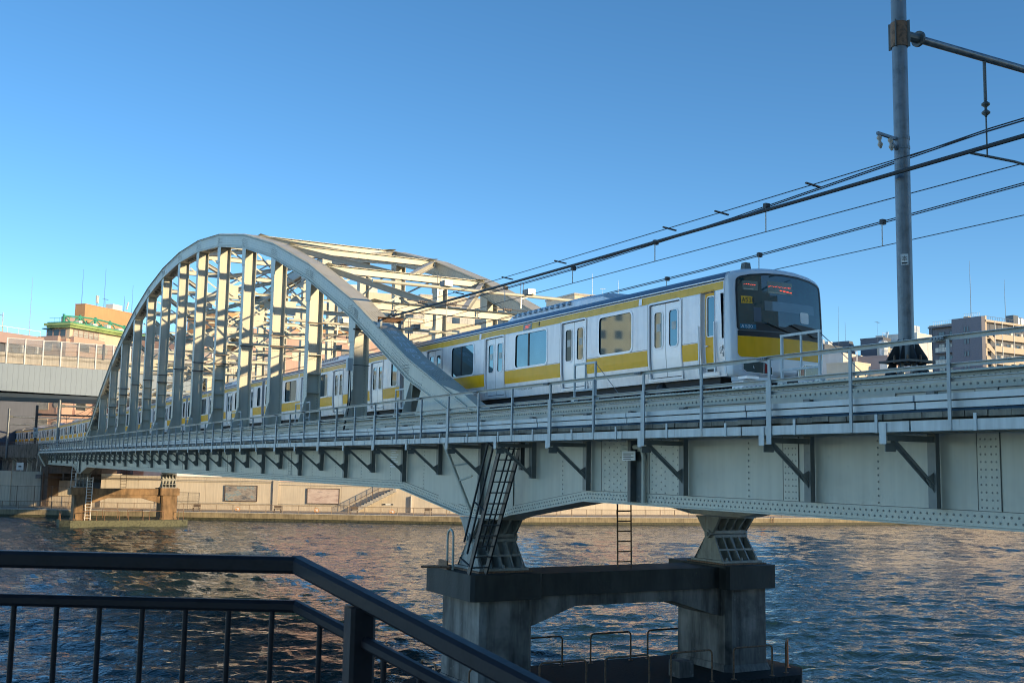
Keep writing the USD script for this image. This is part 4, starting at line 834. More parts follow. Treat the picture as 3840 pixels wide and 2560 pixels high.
def insulator(base, axis, L, parent, r=.055, nsh=3, material='porcelain', name='insulator'):
    prof_ = [(.018, 0)]
    for i in range(nsh):
        h = L*(i + .5)/nsh; w = L/nsh; prof_ += [(.025, h - w*.42), (r, h - w*.1), (r*.95, h + w*.05), (.028, h + w*.3)]
    prof_ += [(.018, L), (0, L)]
    return MB().lathe(base, prof_, 10, axis).build(name, M[material], parent, smooth=True)
for dy, dx in ((-.58, 0), (-.30, .0)): insulator((XM + dx, YMs + dy, 13.19), (.15, 0, -1), .26, ms, .05, 2); 
MB().tube([(XM, 2.95, 15.19), (XM, 2.95, 14.35)], .032, 8).build('drop_tube', M['dark_paint'], ms)
insulator((XM, 2.95, 14.35), (0, 0, -1), .34, ms, .085, 2, 'dark_paint')
MB().tube([(XM, 2.95, 14.0), (XM, 2.95, 13.25)], .016, 6).build('drop_rod', M['dark_paint'], ms)
MB().tube([(XM - .1, 2.6, 13.27), (XM + .1, 3.6, 13.2), (XM + .1, 4.3, 13.17)], .028, 8).build('steady_arm', M['dark_paint'], ms)
# the small sign with a character on the mast
sd = nrm([CAM[0] - XM, CAM[1] - YMs, 0]); sr = np.array([-sd[1], sd[0], 0]); so = np.array([XM, YMs, 10.83]) + sd*.142 - sr*.0
MB().shape(sbox(-.065, 0, .065, .20), so, sr, (0, 0, 1), sd*.006).build('sign_plate', M['white'], ms)
MB().shape(affinity.scale(glyph('本'), .0016, .0016, origin=(0, 0)), so - sr*.05 + np.array([0, 0, .08]) + sd*.0065, sr, (0, 0, 1), sd*.003).build('sign_character', M['black_letter'], ms)
MB().shape(sbox(-.05, .02, .05, .045), so + sd*.0065, sr, (0, 0, 1), sd*.003).build('sign_line', M['gasket'], ms)

def cable(label, pts, r, cat='cable', name='overhead_cable', n=6, material='cable', second=None):
    t = thing(name, label, cat, pts[0]); MB().tube(pts, r, n).build('strand', M[material], t)
    if second is not None: MB().tube([np.array(p) + second for p in pts], r, n).build('strand', M[material], t)
    return t
def sagged(p, q, sag, n=14):
    p, q = np.array(p, float), np.array(q, float); return [p + (q - p)*f - np.array([0, 0, 4*sag*f*(1 - f)]) for f in np.linspace(0, 1, n)]
thick = sagged((-8.4, .30, 12.62), (45, .30, 12.55), .10, 24)
tc = cable('thick black feeder cable from the arch clamp across in front of the mast', thick, .040, n=8)
t = cable('thin wire with spacers just above the thick feeder cable', sagged((-8.4, .24, 12.80), (45, .24, 12.74), .06, 20), .010)
for x in (-5.3, -2.4, 1.0, 4.1, 9.1, 11.0, 13.8): MB().beam((x, -.02, 12.70), (x, .36, 12.66), .045, .028).build('spacer', M['brown'], t)
wires = []
CW1, MW1 = 12.88, 13.72
cable('contact wire over the near track, lowest line left of the mast', [(45, YC1, CW1), (-125, YC1, CW1), (-160, YC1 + curve(-160), CW1), (-210, YC1 + curve(-210), CW1)], .011, 'wire', 'contact_wire')
mw = [(x, 2.9, z) for x, z in ((45, 13.9), (30, 13.6), (22, 13.68), (15.7, 13.71), (8, 13.44), (0, 13.32), (-9, 13.34), (-18, 13.42), (-30, 13.32), (-42, 13.42), (-60, 13.32), (-80, 13.42), (-100, 13.32), (-125, 13.5))]
cable('double messenger wire over the near track passing behind the mast', mw, .014, 'wire', 'messenger_wire', second=np.array([0, .08, .07]))
cable('contact wire over the far track, lowest thin line right of the train', [(45, 6.67, 12.93), (-125, 6.67, 12.93), (-210, 6.67 + curve(-210), 12.93)], .011, 'wire', 'contact_wire')
mf = [(x, 6.67, z) for x, z in ((45, 13.9), (30, 13.75), (16, 13.68), (9.9, 13.54), (2, 13.40), (-6, 13.36), (-18, 13.40), (-40, 13.3), (-60, 13.42), (-80, 13.3), (-100, 13.42), (-125, 13.4))]
cable('double messenger wire over the far track above the train roof', mf, .014, 'wire', 'messenger_wire', second=np.array([0, .08, .07]))
for side, yc, czz, pts, wh, lst in (('near', 2.87, CW1, mw, .018, ((-9.2, 'beside the arch foot'), (-4.3, 'left of the middle of the front car'), (.3, 'above the middle of the front car'), (4.74, 'above the front end of the front car'), (9.35, 'just ahead of the train nose'))), ('far', 6.67, 12.93, mf, .016, ((-4.6, 'left one behind the front car roof'), (.1, 'behind the middle of the front car roof'), (4.71, 'behind the antenna of the train'), (9.48, 'right of the train roof')))):
    for x, l in lst:
        t = thing('dropper', f'pale dropper rod on the {side} contact wire, {l}', 'dropper', (x, yc, czz)); z1 = np.interp(x, [p[0] for p in pts[::-1]], [p[2] for p in pts[::-1]])
        MB().tube([(x, yc, czz), (x, yc, z1)], wh, 6).build('rod', M['plate'], t); MB().box(x - .05, x + .05, yc - .04, yc + .1, z1 - .03, z1 + .10).build('clamp', M['cable'], t)
# anchor clamp of the feeder on the arch
t = thing('cable_anchor', 'brown steel clamp bar with insulators across the arch rib above the lettering', 'clamp', (-8.7, .3, 12.5))
MB().hbeam((-8.75, -.16, 12.50), (-8.75, .86, 12.50), .16, .18).build('bar', M['rusty'], t)
for dy in (.22, .42): insulator((-8.7, dy, 12.66), (1, 0, .05), .42, t, .06, 2, 'dark_paint')
MB().box(-8.9, -8.6, -.12, -.04, 12.2, 12.5).build('clip', M['galv'], t); MB().box(-8.9, -8.6, .72, .80, 12.2, 12.5).build('clip', M['galv'], t)
# portal beam gear over the second car
for xk, lab in ((-9.9, 'steel tube catenary beam with insulators under the arch portal'), (-21.9, 'pale catenary beam with insulators between the third hangers'), (-33.9, 'pale catenary beam with insulators between the fifth hangers'), (-57.9, 'pale catenary beam with insulators between the ninth hangers'), (-81.9, 'pale catenary beam with insulators between the thirteenth hangers')):
    t = thing('catenary_beam', lab, 'beam', (xk, .7, 14.2)); zb = 14.15 if xk > -12 else 13.95
    MB().tube([(xk, .0 if xk > -12 else .3, zb), (xk, 9.3, zb)], .07, 10).build('tube', M['paint'], t, smooth=40)
    for yc in (YC1, YC2):
        MB().beam((xk, yc - .1, zb), (xk, yc - .1, zb - .55), .05, .05).build('post', M['galv'], t); MB().beam((xk, yc - .1, zb - .15), (xk, yc + .5, zb + .05), .04, .04).build('brace', M['galv'], t)
        MB().tube([(xk, yc - 1.4, zb - .62), (xk, yc + 1.3, zb - .66)], .025, 6).build('steady_tube', M['galv'], t)
        for d in (-.95, .35): insulator((xk, yc + d, zb - .64), (0, 1, 0), .42, t, .075, 5)
        MB().box(xk - .25, xk + .25, yc + .1, yc + .45, zb + .05, zb + .28).build('bracket', M['galv'], t)
        for dy in (0, .12): MB().tube([(xk, yc - .12 + dy, zb - .3), (xk, yc - .12 + dy, zb + .55)], .014, 5).build('threaded_rod', M['galv'], t)
# masts at the left end
LM = [(-117.5, -.35, 13.9, 'galv', 'white steel mast with a tube beam at the left end of the bridge', False), (-141.0, -1.0, 13.6, 'brown', 'dark brown mast with a white name sign on the viaduct', True), (-163.0, -3.3, 13.9, 'galv', 'grey steel mast on the viaduct left of the dark mast', False), (-190.0, -7.0, 13.6, 'galv', 'faint grey mast at the far left over the train', False)]
for x, y, zt, mt, lab, sign in LM:
    t = thing('catenary_mast', lab, 'mast', (x, y, 7.0))
    MB().tube([(x, y, 7.0), (x, y, zt + 1.0)], .19, 12).build('pole', M[mt], t, smooth=40)
    MB().tube([(x, y, zt - .3), (x, y + 11.5, zt - .3)], .13, 10).build('cross_beam', M[mt], t, smooth=40)
    if x < -150: MB().tube([(x, y, zt - 1.5), (x, y + 11, zt - 1.5)], .11, 10).build('cross_beam', M[mt], t, smooth=40)
    MB().box(x - .25, x + .25, y + .15, y + .6, zt - .48, zt - .12).build('socket', M['dark_paint'], t)
    for yc in (4.0, 7.5):
        MB().beam((x, y + yc, zt - .3), (x, y + yc, zt - 1.6), .06, .06).build('drop_tube', M['dark_paint'], t); MB().beam((x, y + yc - .5, zt - .4), (x, y + yc, zt - .9), .06, .06).build('brace', M['dark_paint'], t); MB().beam((x, y + yc + .5, zt - .4), (x, y + yc, zt - .9), .06, .06).build('brace', M['dark_paint'], t)
    if sign:
        d = nrm([CAM[0] - x, CAM[1] - y, 0]); r = np.array([-d[1], d[0], 0]); o = np.array([x, y, 10.0]) + d*.22
        MB().shape(sbox(-.30, 0, .30, 1.35), o, r, (0, 0, 1), d*.02).build('sign_plate', M['plate'], t)
        for j, ch in enumerate('両国'): MB().shape(affinity.scale(glyph(ch), .0085, .0085, origin=(0, 0)), o + d*.021 - r*.27 + np.array([0, 0, .78 - .62*j]), r, (0, 0, 1), d*.006).build('sign_character', M['black_letter'], t)
cable('sagging wire between the masts at the left end', sagged((-117.5, 3.6, 13.2), (-141, 2.8, 12.3), .5) + sagged((-141, 2.8, 12.3), (-163, .6, 12.2), .6)[1:] + sagged((-163, .6, 12.2), (-190, -3, 12.6), .5)[1:], .03, 'wire')
cable('upper sagging wire between the masts at the left end', sagged((-110, 3.4, 14.3), (-141, 2.4, 13.4), .8) + sagged((-141, 2.4, 13.4), (-163, .2, 13.3), .7)[1:], .03, 'wire')
# ================================================================== the train
HW = [(1.00, 1.395), (1.20, 1.425), (1.40, 1.450), (1.60, 1.468), (1.80, 1.475), (3.00, 1.475), (3.28, 1.455)]
ZBK = [h[0] for h in HW]
def hw(z): return np.interp(z, [h[0] for h in HW], [h[1] for h in HW])
ROOF = [(1.455, 3.28), (1.40, 3.40), (1.25, 3.49), (.95, 3.56), (.5, 3.61), (0, 3.625)]
def side_panel(mb, P, off, side=-1):
    """polygon P in (x, z above rail) laid on the car's side, off metres proud"""
    for z0, z1 in zip(ZBK[:-1], ZBK[1:]):
        Q = P.intersection(sbox(-99, z0, 99, z1))
        for g in getattr(Q, 'geoms', [Q]):
            if g.geom_type != 'Polygon' or g.area < 1e-6: continue
            v, f = trimesh.creation.triangulate_polygon(g, engine='earcut'); f = np.asarray(f)
            w = np.c_[v[:, 0], side*(hw(v[:, 1]) + off), v[:, 1]]
            mb.add(w, f if side < 0 else f[:, ::-1])
    return mb
def side_rim(mb, ring, o0, o1, side=-1):
    c = np.array(LineString(list(ring)).segmentize(.12).coords); n = len(c)
    a = np.c_[c[:, 0], side*(hw(c[:, 1]) + o0), c[:, 1]]; b = np.c_[c[:, 0], side*(hw(c[:, 1]) + o1), c[:, 1]]
    f = [(i, i+1, n+i+1, n+i) for i in range(n-1)]; mb.add(np.vstack([a, b]), f); return mb
def rrect(x0, x1, z0, z1, r): return sbox(x0 + r, z0 + r, x1 - r, z1 - r).buffer(r, 6)
DZ0, DZ1 = 1.13, 2.985
def add_window(parent, xc, w, mullion, z0=1.90, z1=2.95):
    P = rrect(xc - w/2, xc + w/2, z0, z1, .13)
    mb = MB(local=True); side_panel(mb, P.buffer(.045, 6).difference(P.buffer(-.015)), .012); side_rim(mb, P.buffer(.045, 6).exterior.coords, 0, .012); wf = mb.build('window_frame', M['door'], parent, smooth=25)
    side_panel(MB(local=True), P, -.022).build('window_glass', M['glass'], wf, smooth=25)
    r = MB(local=True); side_rim(r, P.exterior.coords, -.024, .010); r.build('gasket', M['gasket'], wf)
    if mullion: side_panel(MB(local=True), sbox(xc - w*.08 - .045, z0 + .01, xc - w*.08 + .045, z1 - .01), -.012).build('mullion', M['gasket'], wf, smooth=25)
def add_door(parent, xc, w=1.28):
    for s in (-1, 1):
        x0, x1 = (xc - w/2, xc - .008) if s < 0 else (xc + .008, xc + w/2)
        P = sbox(x0, DZ0, x1, DZ1); G = rrect(x0 + .15, x1 - .13, 1.87, 2.80, .09) if s < 0 else rrect(x0 + .13, x1 - .15, 1.87, 2.80, .09)
        d = side_panel(MB(local=True), P.difference(G), -.045).build('door_leaf', M['door'], parent, smooth=25)
        side_panel(MB(local=True), G.buffer(.03, 5).difference(G.buffer(-.012)), -.036).build('glass_frame', M['stainless'], d, smooth=25)
        side_panel(MB(local=True), G, -.055).build('glass', M['glass'], d, smooth=25)
        r = MB(local=True); side_rim(r, G.exterior.coords, -.06, -.036); r.build('gasket', M['gasket'], d)
        if s < 0 or True: MB(local=True).box((x0 + x1)/2 - .09, (x0 + x1)/2 + .09, -(1.475 - .05), -(1.475 - .054), 2.30, 2.50).build('sticker', M['curtain'], d)
    r = MB(local=True); side_panel(r, sbox(xc - w/2 - .03, DZ0 - .02, xc + w/2 + .03, DZ1 + .03), -.075); r.build('door_recess', M['gasket'], parent, smooth=25)
    r = MB(local=True); ring = rrect(xc - w/2 - .02, xc + w/2 + .02, DZ0 - .05, DZ1 + .02, .06); side_rim(r, ring.exterior.coords, -.076, .012); side_panel(r, ring.buffer(.05, 4).difference(ring), .012); r.build('door_frame', M['stainless'], parent, smooth=25)
    side_panel(MB(local=True), sbox(xc - w/2 - .08, 1.03, xc + w/2 + .08, 1.10), .03).build('door_step', M['door'], parent, smooth=25)
def bogie(parent, xc, mb_name='bogie'):
    b = MB(local=True)
    for s in (-1, 1): b.box(xc - 1.55, xc + 1.55, s*1.0 - .09, s*1.0 + .09, .42, .62)
    b.box(xc - .25, xc + .25, -1.0, 1.0, .42, .66); bg = b.build(mb_name, M['under'], parent)
    for x in (-1.05, 1.05):
        for s in (-1, 1): MB(local=True).lathe((xc + x, s*.56, .43), [(0, .07*s), (.40, .07*s), (.43, 0), (.45, -.02*s), (0, -.02*s)], 20, (0, 1, 0)).build('wheel', M['rusty'], bg)
        for s in (-1, 1): MB(local=True).box(xc + x - .17, xc + x + .17, s*1.12 - .08, s*1.12 + .08, .28, .58).build('axle_box', M['under'], bg)
    for s in (-1, 1): MB(local=True).lathe((xc, s*1.12, .62), [(.22, 0), (.25, .1), (.25, .26), (.2, .36)], 12).build('air_spring', M['gasket'], bg)
def ac_unit(parent, x0, x1):
    xs = [x0, x0 + .35, x1 - 1.6, x1 - .45, x1]; hs = [0.05, .30, .34, .30, 0.05]; W2 = [1.12, 1.14, 1.14, 1.05, 1.0]; v = []; prof_ = [(-1.0, 0), (-.97, .55), (-.80, .92), (-.4, 1.0), (.4, 1.0), (.80, .92), (.97, .55), (1.0, 0)]
    for x, h, w in zip(xs, hs, W2):
        for a, b in prof_: v.append((x, a*w, 3.50 + b*h))
    n = len(prof_); f = [(i*n + k, (i+1)*n + k, (i+1)*n + k + 1, i*n + k + 1) for i in range(len(xs)-1) for k in range(n-1)]
    m_ = MB(local=True); m_.add(v, f); a = m_.build('ac_unit', M['stainless'], parent, smooth=35)
    for i, x in enumerate(np.arange(x0 + .5, x1 - 1.9, .34)):
        g = MB(local=True)
        for r in range(3): g.add([(x, -1.155 + .012*r, 3.60 + .045*r), (x + .22, -1.155 + .012*r, 3.60 + .045*r), (x + .22, -1.148 + .012*r, 3.625 + .045*r), (x, -1.148 + .012*r, 3.625 + .045*r)], [(0, 1, 2, 3)])
        g.build('vent', M['gasket'], a)
def car(parent, x0, x1, doors, windows, indicator, lead=False, skip_band=()):
    doors = sorted(doors)
    cut = [sbox(d - .66, DZ0 - .03, d + .66, DZ1 + .02) for d in doors] + [rrect(xc - w/2, xc + w/2, 1.90, 2.95, .13) for xc, w, _ in windows]
    if lead: cut.append(sbox(8.70, 1.10, 9.22, 3.06))
    body = sbox(x0, 1.0, x1, 3.28).difference(unary_union(cut))
    b = MB(local=True); side_panel(b, body, 0.0); side_panel(b, sbox(x0, 1.0, x1, 3.28), 0.0, side=1)
    b.add([(x0, -1.40, 1.0), (x1, -1.40, 1.0), (x1, 1.40, 1.0), (x0, 1.40, 1.0)], [(0, 1, 2, 3)])
    for x in (x0, x1):
        pts = [(-h, z) for z, h in HW] + [(-y, z) for y, z in ROOF[1:]] + [(y, z) for y, z in ROOF[::-1][1:]] + [(h, z) for z, h in HW[::-1][1:]]
        b.shape(Polygon(pts), (x, 0, 0), (0, 1, 0), (0, 0, 1), (.01, 0, 0))
    body_ = b.build('body', M['stainless'], parent, smooth=25)
    r = MB(local=True); pr = [(-y, z) for y, z in ROOF] + [(y, z) for y, z in ROOF[::-1][1:]]; n = len(pr); nx = 12; v = [(x, a, z) for x in np.linspace(x0, x1, nx) for a, z in pr]
    r.add(v, [(i*n + k, (i+1)*n + k, (i+1)*n + k + 1, i*n + k + 1) for i in range(nx-1) for k in range(n-1)]); r.build('roof', M['roof'], parent, smooth=True)
    g = MB(local=True); g.box(x0, x1, -1.475, -1.43, 3.288, 3.312); g.build('gutter', M['door'], parent)
    g = MB(local=True); side_panel(g, sbox(x0, 3.252, x1, 3.278), .003); g.build('gutter_gap', M['gasket'], parent, smooth=25)
    # yellow bands
    side_panel(MB(local=True), sbox(x0 + .05, 3.04, x1 - .02, 3.235), .003).build('upper_band', M['yellow_pale'], parent, smooth=25)
    edges = [x0 + .04] + [e for d in doors for e in (d - .73, d + .73)] + [x1 - .04]
    if lead: edges = edges[:-1] + [8.62]
    for a, c in zip(edges[::2], edges[1::2]):
        if c - a > .1: side_panel(MB(local=True), sbox(a, 1.44, c, 1.85), .003).build('lower_band', M['yellow'], parent, smooth=25)
        sm = MB(local=True); side_panel(sm, sbox(a, 1.865, c, 1.873), .006); sm.build('seam', M['gasket'], parent, smooth=25)
    for d in doors: add_door(parent, d)
    for xc, w, mu in windows: add_window(parent, xc, w, mu)
    for d in doors:
        for s in (-.745, .745): side_panel(MB(local=True), sbox(d + s - .004, 1.05, d + s + .004, 3.03), .003).build('panel_seam', M['gasket'], parent, smooth=25)
    if indicator is not None:
        P = sbox(indicator - .28, 3.03, indicator + .28, 3.24); iw = side_panel(MB(local=True), P, .010).build('side_display', M['ledplate'], parent, smooth=25)
        for j in range(3): side_panel(MB(local=True), sbox(indicator - .18 + .02*j, 3.09 + .04*j, indicator + .06 + .06*j, 3.10 + .04*j), .013).build('led_line', M['led'], iw)
        side_panel(MB(local=True), rrect(indicator + .70, indicator + .76, 3.08, 3.22, .025), .010).build('speaker_slot', M['gasket'], parent, smooth=25)
    for d in (doors[1], doors[3]):
        side_panel(MB(local=True), rrect(d - 1.05 - .07, d - 1.05 + .07, 3.05, 3.22, .02), .014).build('lamp_cover', M['door'], parent, smooth=25)
    # underframe
    u = MB(local=True); u.box(x0 + .4, x1 - .4, -1.25, 1.25, .86, .995); u.build('underframe', M['under'], parent)
    k = 0
    for a in np.arange(x0 + 4.6, x1 - 4.8, 1.25):
        k += 1; MB(local=True).box(a, a + 1.05, -1.28, -.6, .34 + .06*(k % 3), .86).build('equipment_box', M['under'], parent)
    for xb in ((x0 + x1)/2 - 6.9, (x0 + x1)/2 + 6.9): bogie(parent, xb)
# ---- leading car
XL = 0.0
lead = thing('train_car', 'leading silver and yellow commuter train car with dark windscreen on the bridge', 'train car', (0, YC1, RZ), 0, 'cars of the commuter train')
LD = [7.22, 2.81, -2.14, -6.96]
car(lead, -9.75, 9.55, LD, [(4.98, 1.60, False), (.30, 2.0, True), (-4.55, 1.75, True), (-8.75, .7, False)], .08, lead=True)
ac_unit(lead, -2.0, 4.1)
# cab door
P = sbox(8.70, 1.10, 9.22, 3.06); r = MB(local=True); side_panel(r, P, -.10); side_rim(r, P.exterior.coords, -.10, .02); r.build('cab_door_recess', M['door'], lead, smooth=25)
G = rrect(8.86, 9.14, 1.98, 2.93, .05)
cd = side_panel(MB(local=True), sbox(8.79, 1.28, 9.20, 3.02).difference(G), -.06).build('cab_door', M['yellow'], lead, smooth=25)
side_panel(MB(local=True), G, -.075).build('glass', M['glass'], cd, smooth=25); g = MB(local=True); side_panel(g, G.buffer(.02).difference(G.buffer(-.005)), -.052); g.build('glass_frame', M['door'], cd, smooth=25)
MB(local=True).tube([(8.82, -1.44, 1.75), (8.93, -1.45, 1.75)], .018, 6).build('handle', M['door'], cd)
side_panel(MB(local=True), sbox(8.79, 1.20, 9.20, 1.27), -.05).build('kick_plate', M['white'], cd, smooth=25)
for x, z0, z1 in ((8.66, 1.1, 2.25), (9.25, 1.1, 2.30)): MB(local=True).tube([(x, -1.50, z0), (x, -1.52, z1)], .022, 8).build('grab_rail', M['door'], lead)
side_panel(MB(local=True), sbox(8.60, 1.03, 9.34, 1.12), .03).build('cab_step', M['door'], lead, smooth=25)
side_panel(MB(local=True), sbox(8.85, 1.14, 9.12, 1.20), -.02).build('step_grille', M['gasket'], lead, smooth=25)
# front mask
def outline(n_side=10, ins=0.0, drop=0.0, zlow=.98):
    P = Polygon([(-1.40, zlow)] + [(-h, z) for z, h in HW[1:]] + [(-y, z) for y, z in ROOF[1:]] + [(y, z) for y, z in ROOF[::-1][1:]] + [(h, z) for z, h in HW[::-1][:-1]] + [(1.40, zlow)])
    P = P.buffer(-.12, 8).buffer(.12 - ins, 8); c = np.array(P.exterior.coords)[:-1]
    L = LineString(P.exterior.coords); k = int(np.argmin(c[:, 1] + .0*c[:, 0])); 
    return P
def ringpts(P, n=120):
    ext = LineString(P.exterior.coords); cy, cz = 0.0, 2.2; c = np.array([ext.interpolate(t, normalized=True).coords[0] for t in np.linspace(0, 1, 600, endpoint=False)])
    ang = np.arctan2(c[:, 1] - cz, c[:, 0] - cy); o = np.argsort(ang); ang, c = ang[o], c[o]
    tt = np.linspace(-math.pi, math.pi, n, endpoint=False) + .001
    return np.c_[np.interp(tt, ang, c[:, 0], period=2*math.pi), np.interp(tt, ang, c[:, 1], period=2*math.pi)]
def xfront(y, z): return 10.0 - .20*(np.asarray(y)/1.4)**2 - .045*np.maximum(np.asarray(z) - 1.9, 0)**1.3 - .03*np.maximum(1.5 - np.asarray(z), 0)
v = []; NR = 120
for ins, dx in ((0, None), (0.0, -.30), (.015, -.16), (.05, -.07), (.10, -.015), (.16, 0.0)):
    R_ = ringpts(outline(ins=ins), NR)
    for y, z in R_: v.append((9.552 if dx is None else float(xfront(y, z)) + dx, y, z))
f = [(i*NR + k, i*NR + (k+1) % NR, (i+1)*NR + (k+1) % NR, (i+1)*NR + k) for i in range(5) for k in range(NR)]
mk = MB(local=True); mk.add(v, f)
def front_panel(mb, P, off, step=.22):
    x0, z0, x1, z1 = P.bounds
    for a in np.arange(x0, x1, step):
        for c in np.arange(z0, z1, step):
            Q = P.intersection(sbox(a, c, a + step, c + step))
            for g in getattr(Q, 'geoms', [Q]):
                if g.geom_type != 'Polygon' or g.area < 1e-6: continue
                vv, ff = trimesh.creation.triangulate_polygon(g, engine='earcut'); mb.add(np.c_[xfront(vv[:, 0], vv[:, 1]) + off, vv[:, 0], vv[:, 1]], np.asarray(ff))
    return mb
face = outline(ins=.155)
front_panel(mk, face, 0.0); fm = mk.build('front_mask', M['mask'], lead, smooth=35)
top = face.buffer(-.02)
WS = top.intersection(sbox(-1.31, 2.06, 1.31, 3.6)).buffer(-.09, 8).buffer(.09, 8)
ws = front_panel(MB(local=True), WS, .008).build('windscreen', M['screen'], lead, smooth=True)
front_panel(MB(local=True), WS.buffer(.02).difference(WS.buffer(-.03)), .013).build('windscreen_seal', M['gasket'], ws)
front_panel(MB(local=True), sbox(-1.30, 1.93, 1.30, 2.05), .009).build('black_strip', M['gasket'], lead)
front_panel(MB(local=True), sbox(-1.28, 2.045, 1.28, 2.075), .016).build('wiper_bar', M['dark_paint'], lead)
YP = sbox(-1.30, 1.42, 1.30, 1.925).union(sbox(-1.30, 1.6, 1.30, 1.925)); YP = sbox(-1.30, 1.46, 1.30, 1.925).intersection(sbox(-1.30, 1.35, 1.30, 2.4).buffer(-.12).buffer(.12).union(sbox(-1.3, 1.7, 1.3, 2)))
YP = rrect(-1.30, 1.30, 1.44, 2.3, .11).intersection(sbox(-2, 1, 2, 1.926))
front_panel(MB(local=True), YP, .006).build('yellow_panel', M['yellow'], lead, smooth=True)
# displays, number plates, wipers, interior shapes behind the glass
for y0, y1, z0, z1, nm in ((-1.14, -.74, 3.02, 3.24, 'number_display'), (-.48, .28, 2.98, 3.27, 'destination_display')):
    dp_ = front_panel(MB(local=True), sbox(y0, z0, y1, z1), .011).build(nm, M['ledplate'], ws)
    nseg = 6 if y1 - y0 < .5 else 15
    for j in range(nseg):
        a = y0 + .03 + (y1 - y0 - .08)*j/nseg; b = a + (y1 - y0)/nseg*.62; zc = z0 + (z1 - z0)*(.60 if True else 0) + RNG.uniform(-.012, .012)
        front_panel(MB(local=True), Polygon([(a, zc - .014), (b - .012, zc - .012 + RNG.uniform(-.01, .015)), (b, zc + .012), (a + .01, zc + .002)]), .015).build('led_character', M['led'], dp_)
    if nseg > 6:
        for j in range(4): a = y0 + .36 + .10*j; front_panel(MB(local=True), sbox(a, z0 + .075 - .008*j, a + .07, z0 + .098 - .008*j), .015).build('led_character', M['led'], dp_)
    front_panel(MB(local=True), sbox(y0 + .03, z0 + .012, y0 + (y1 - y0)*.7, z0 + .035), .014).build('display_base', M['cream'], dp_)
tx = meshkit.text_mesh('A530', .11, .003); 
def front_text(txt, y0, z0, h, off, material, name, parent, sx=1.0):
    t_ = meshkit.text_mesh(txt, h, .003); q = np.array(t_.vertices); w = np.c_[xfront(y0 + q[:, 0]*sx, z0 + q[:, 1]) + off + q[:, 2], y0 + q[:, 0]*sx, z0 + q[:, 1]]
    MB(local=True).add(w, np.array(t_.faces)).build(name, material, parent)
npz = front_panel(MB(local=True), sbox(-1.19, 2.70, -.90, 2.87), .012).build('number_plate', M['yellow_pale'], ws)
front_text('A530', -1.17, 2.73, .105, .015, M['black_letter'], 'number', npz, .85)
bp = front_panel(MB(local=True), sbox(-1.24, 2.10, -.83, 2.21), .012).build('set_number_plate', M['tealblue'], ws); front_text('A 530', -1.21, 2.12, .072, .015, M['letter'], 'number', bp)
front_panel(MB(local=True), sbox(-.58, 2.56, 1.02, 2.79), .010).build('sun_blind', M['blind'] if 'blind' in M else M['curtain'], ws)
front_panel(MB(local=True), rrect(.50, .80, 2.33, 2.60, .05), .013).build('sun_visor', M['white'], ws)
front_panel(MB(local=True), sbox(-.88, 2.28, -.68, 2.62), .010).build('rear_window', M['bluegrey'], ws)
front_panel(MB(local=True), Polygon([(-.85, 2.09), (1.2, 2.09), (1.2, 2.24), (.3, 2.3), (0, 2.2), (-.5, 2.2), (-.6, 2.26), (-.85, 2.26)]), .0095).build('console', M['gasket'], ws)
for y0, y1 in ((-.55, .35), (.15, 1.05)):
    MB(local=True).beam((float(xfront(y1, 2.0)) + .05, y1, 2.0), (float(xfront(y0, 2.28)) + .045, y0, 2.26), .018, .03, (1, 0, 0)).build('wiper', M['gasket'], ws)
for s in (-1, 1):
    P = Polygon([(-1.16, 1.36), (-.62, 1.33), (-.42, 1.22), (-.40, 1.06), (-1.08, 1.10), (-1.16, 1.16)]).buffer(.02, 4)
    if s > 0: P = affinity.scale(P, -1, 1, origin=(0, 0))
    h = front_panel(MB(local=True), P, .010).build('headlight', M['screen'], lead)
    front_panel(MB(local=True), P.difference(P.buffer(-.018)), .014).build('bezel', M['door'], h)
    rc = sbox(-.60, 1.09, -.50, 1.30); rc = rc if s < 0 else affinity.scale(rc, -1, 1, origin=(0, 0)); front_panel(MB(local=True), rc.intersection(P), .013).build('tail_lamp', M['red'], h)
    for a in (-.64, -.48):
        dv_ = sbox(a, 1.07, a + .012, 1.34); dv_ = dv_ if s < 0 else affinity.scale(dv_, -1, 1, origin=(0, 0)); front_panel(MB(local=True), dv_.intersection(P), .015).build('divider', M['door'], h)
    lp = (float(xfront(s*.85, 1.2)) - .01, s*.85, 1.22); MB(local=True).lathe(lp, [(0, .012), (.06, .012), (.07, .0)], 12, (1, 0, 0)).build('lamp', M['plate'], h)
# apron, coupler, antenna
mb = MB(local=True); mb.poly([(9.62, -1.32, .98), (9.95, -1.05, .98), (9.95, 1.05, .98), (9.62, 1.32, .98)], (0, 0, -.10)); mb.box(9.5, 9.9, -1.2, -.35, .52, .88); mb.box(9.5, 9.9, .35, 1.2, .52, .88); mb.build('apron', M['mask'], lead)
MB(local=True).box(9.55, 10.25, -.14, .14, .72, .98).build('coupler', M['under'], lead)
MB(local=True).box(9.55, 10.05, -1.22, -.86, .92, .985).build('coupler_step', M['door'], lead)
MB(local=True).hexa([(8.62, -.22, 3.6), (8.82, -.22, 3.6), (8.82, .02, 3.6), (8.62, .02, 3.6)], [(8.65, -.18, 3.93), (8.79, -.18, 3.93), (8.79, -.02, 3.93), (8.65, -.02, 3.93)]).build('antenna', M['dark_paint'], lead)
def side_text(txt, x0, z0, h, material, name, parent):
    t_ = meshkit.text_mesh(txt, h, .002); q = np.array(t_.vertices); MB(local=True).add(np.c_[x0 + q[:, 0], -(hw(z0 + q[:, 1]) + .002 + q[:, 2]), z0 + q[:, 1]], np.array(t_.faces)[:, ::-1]).build(name, material, parent)
side_text('E230-530', -.35, 1.20, .10, M['black_letter'], 'car_number', lead)
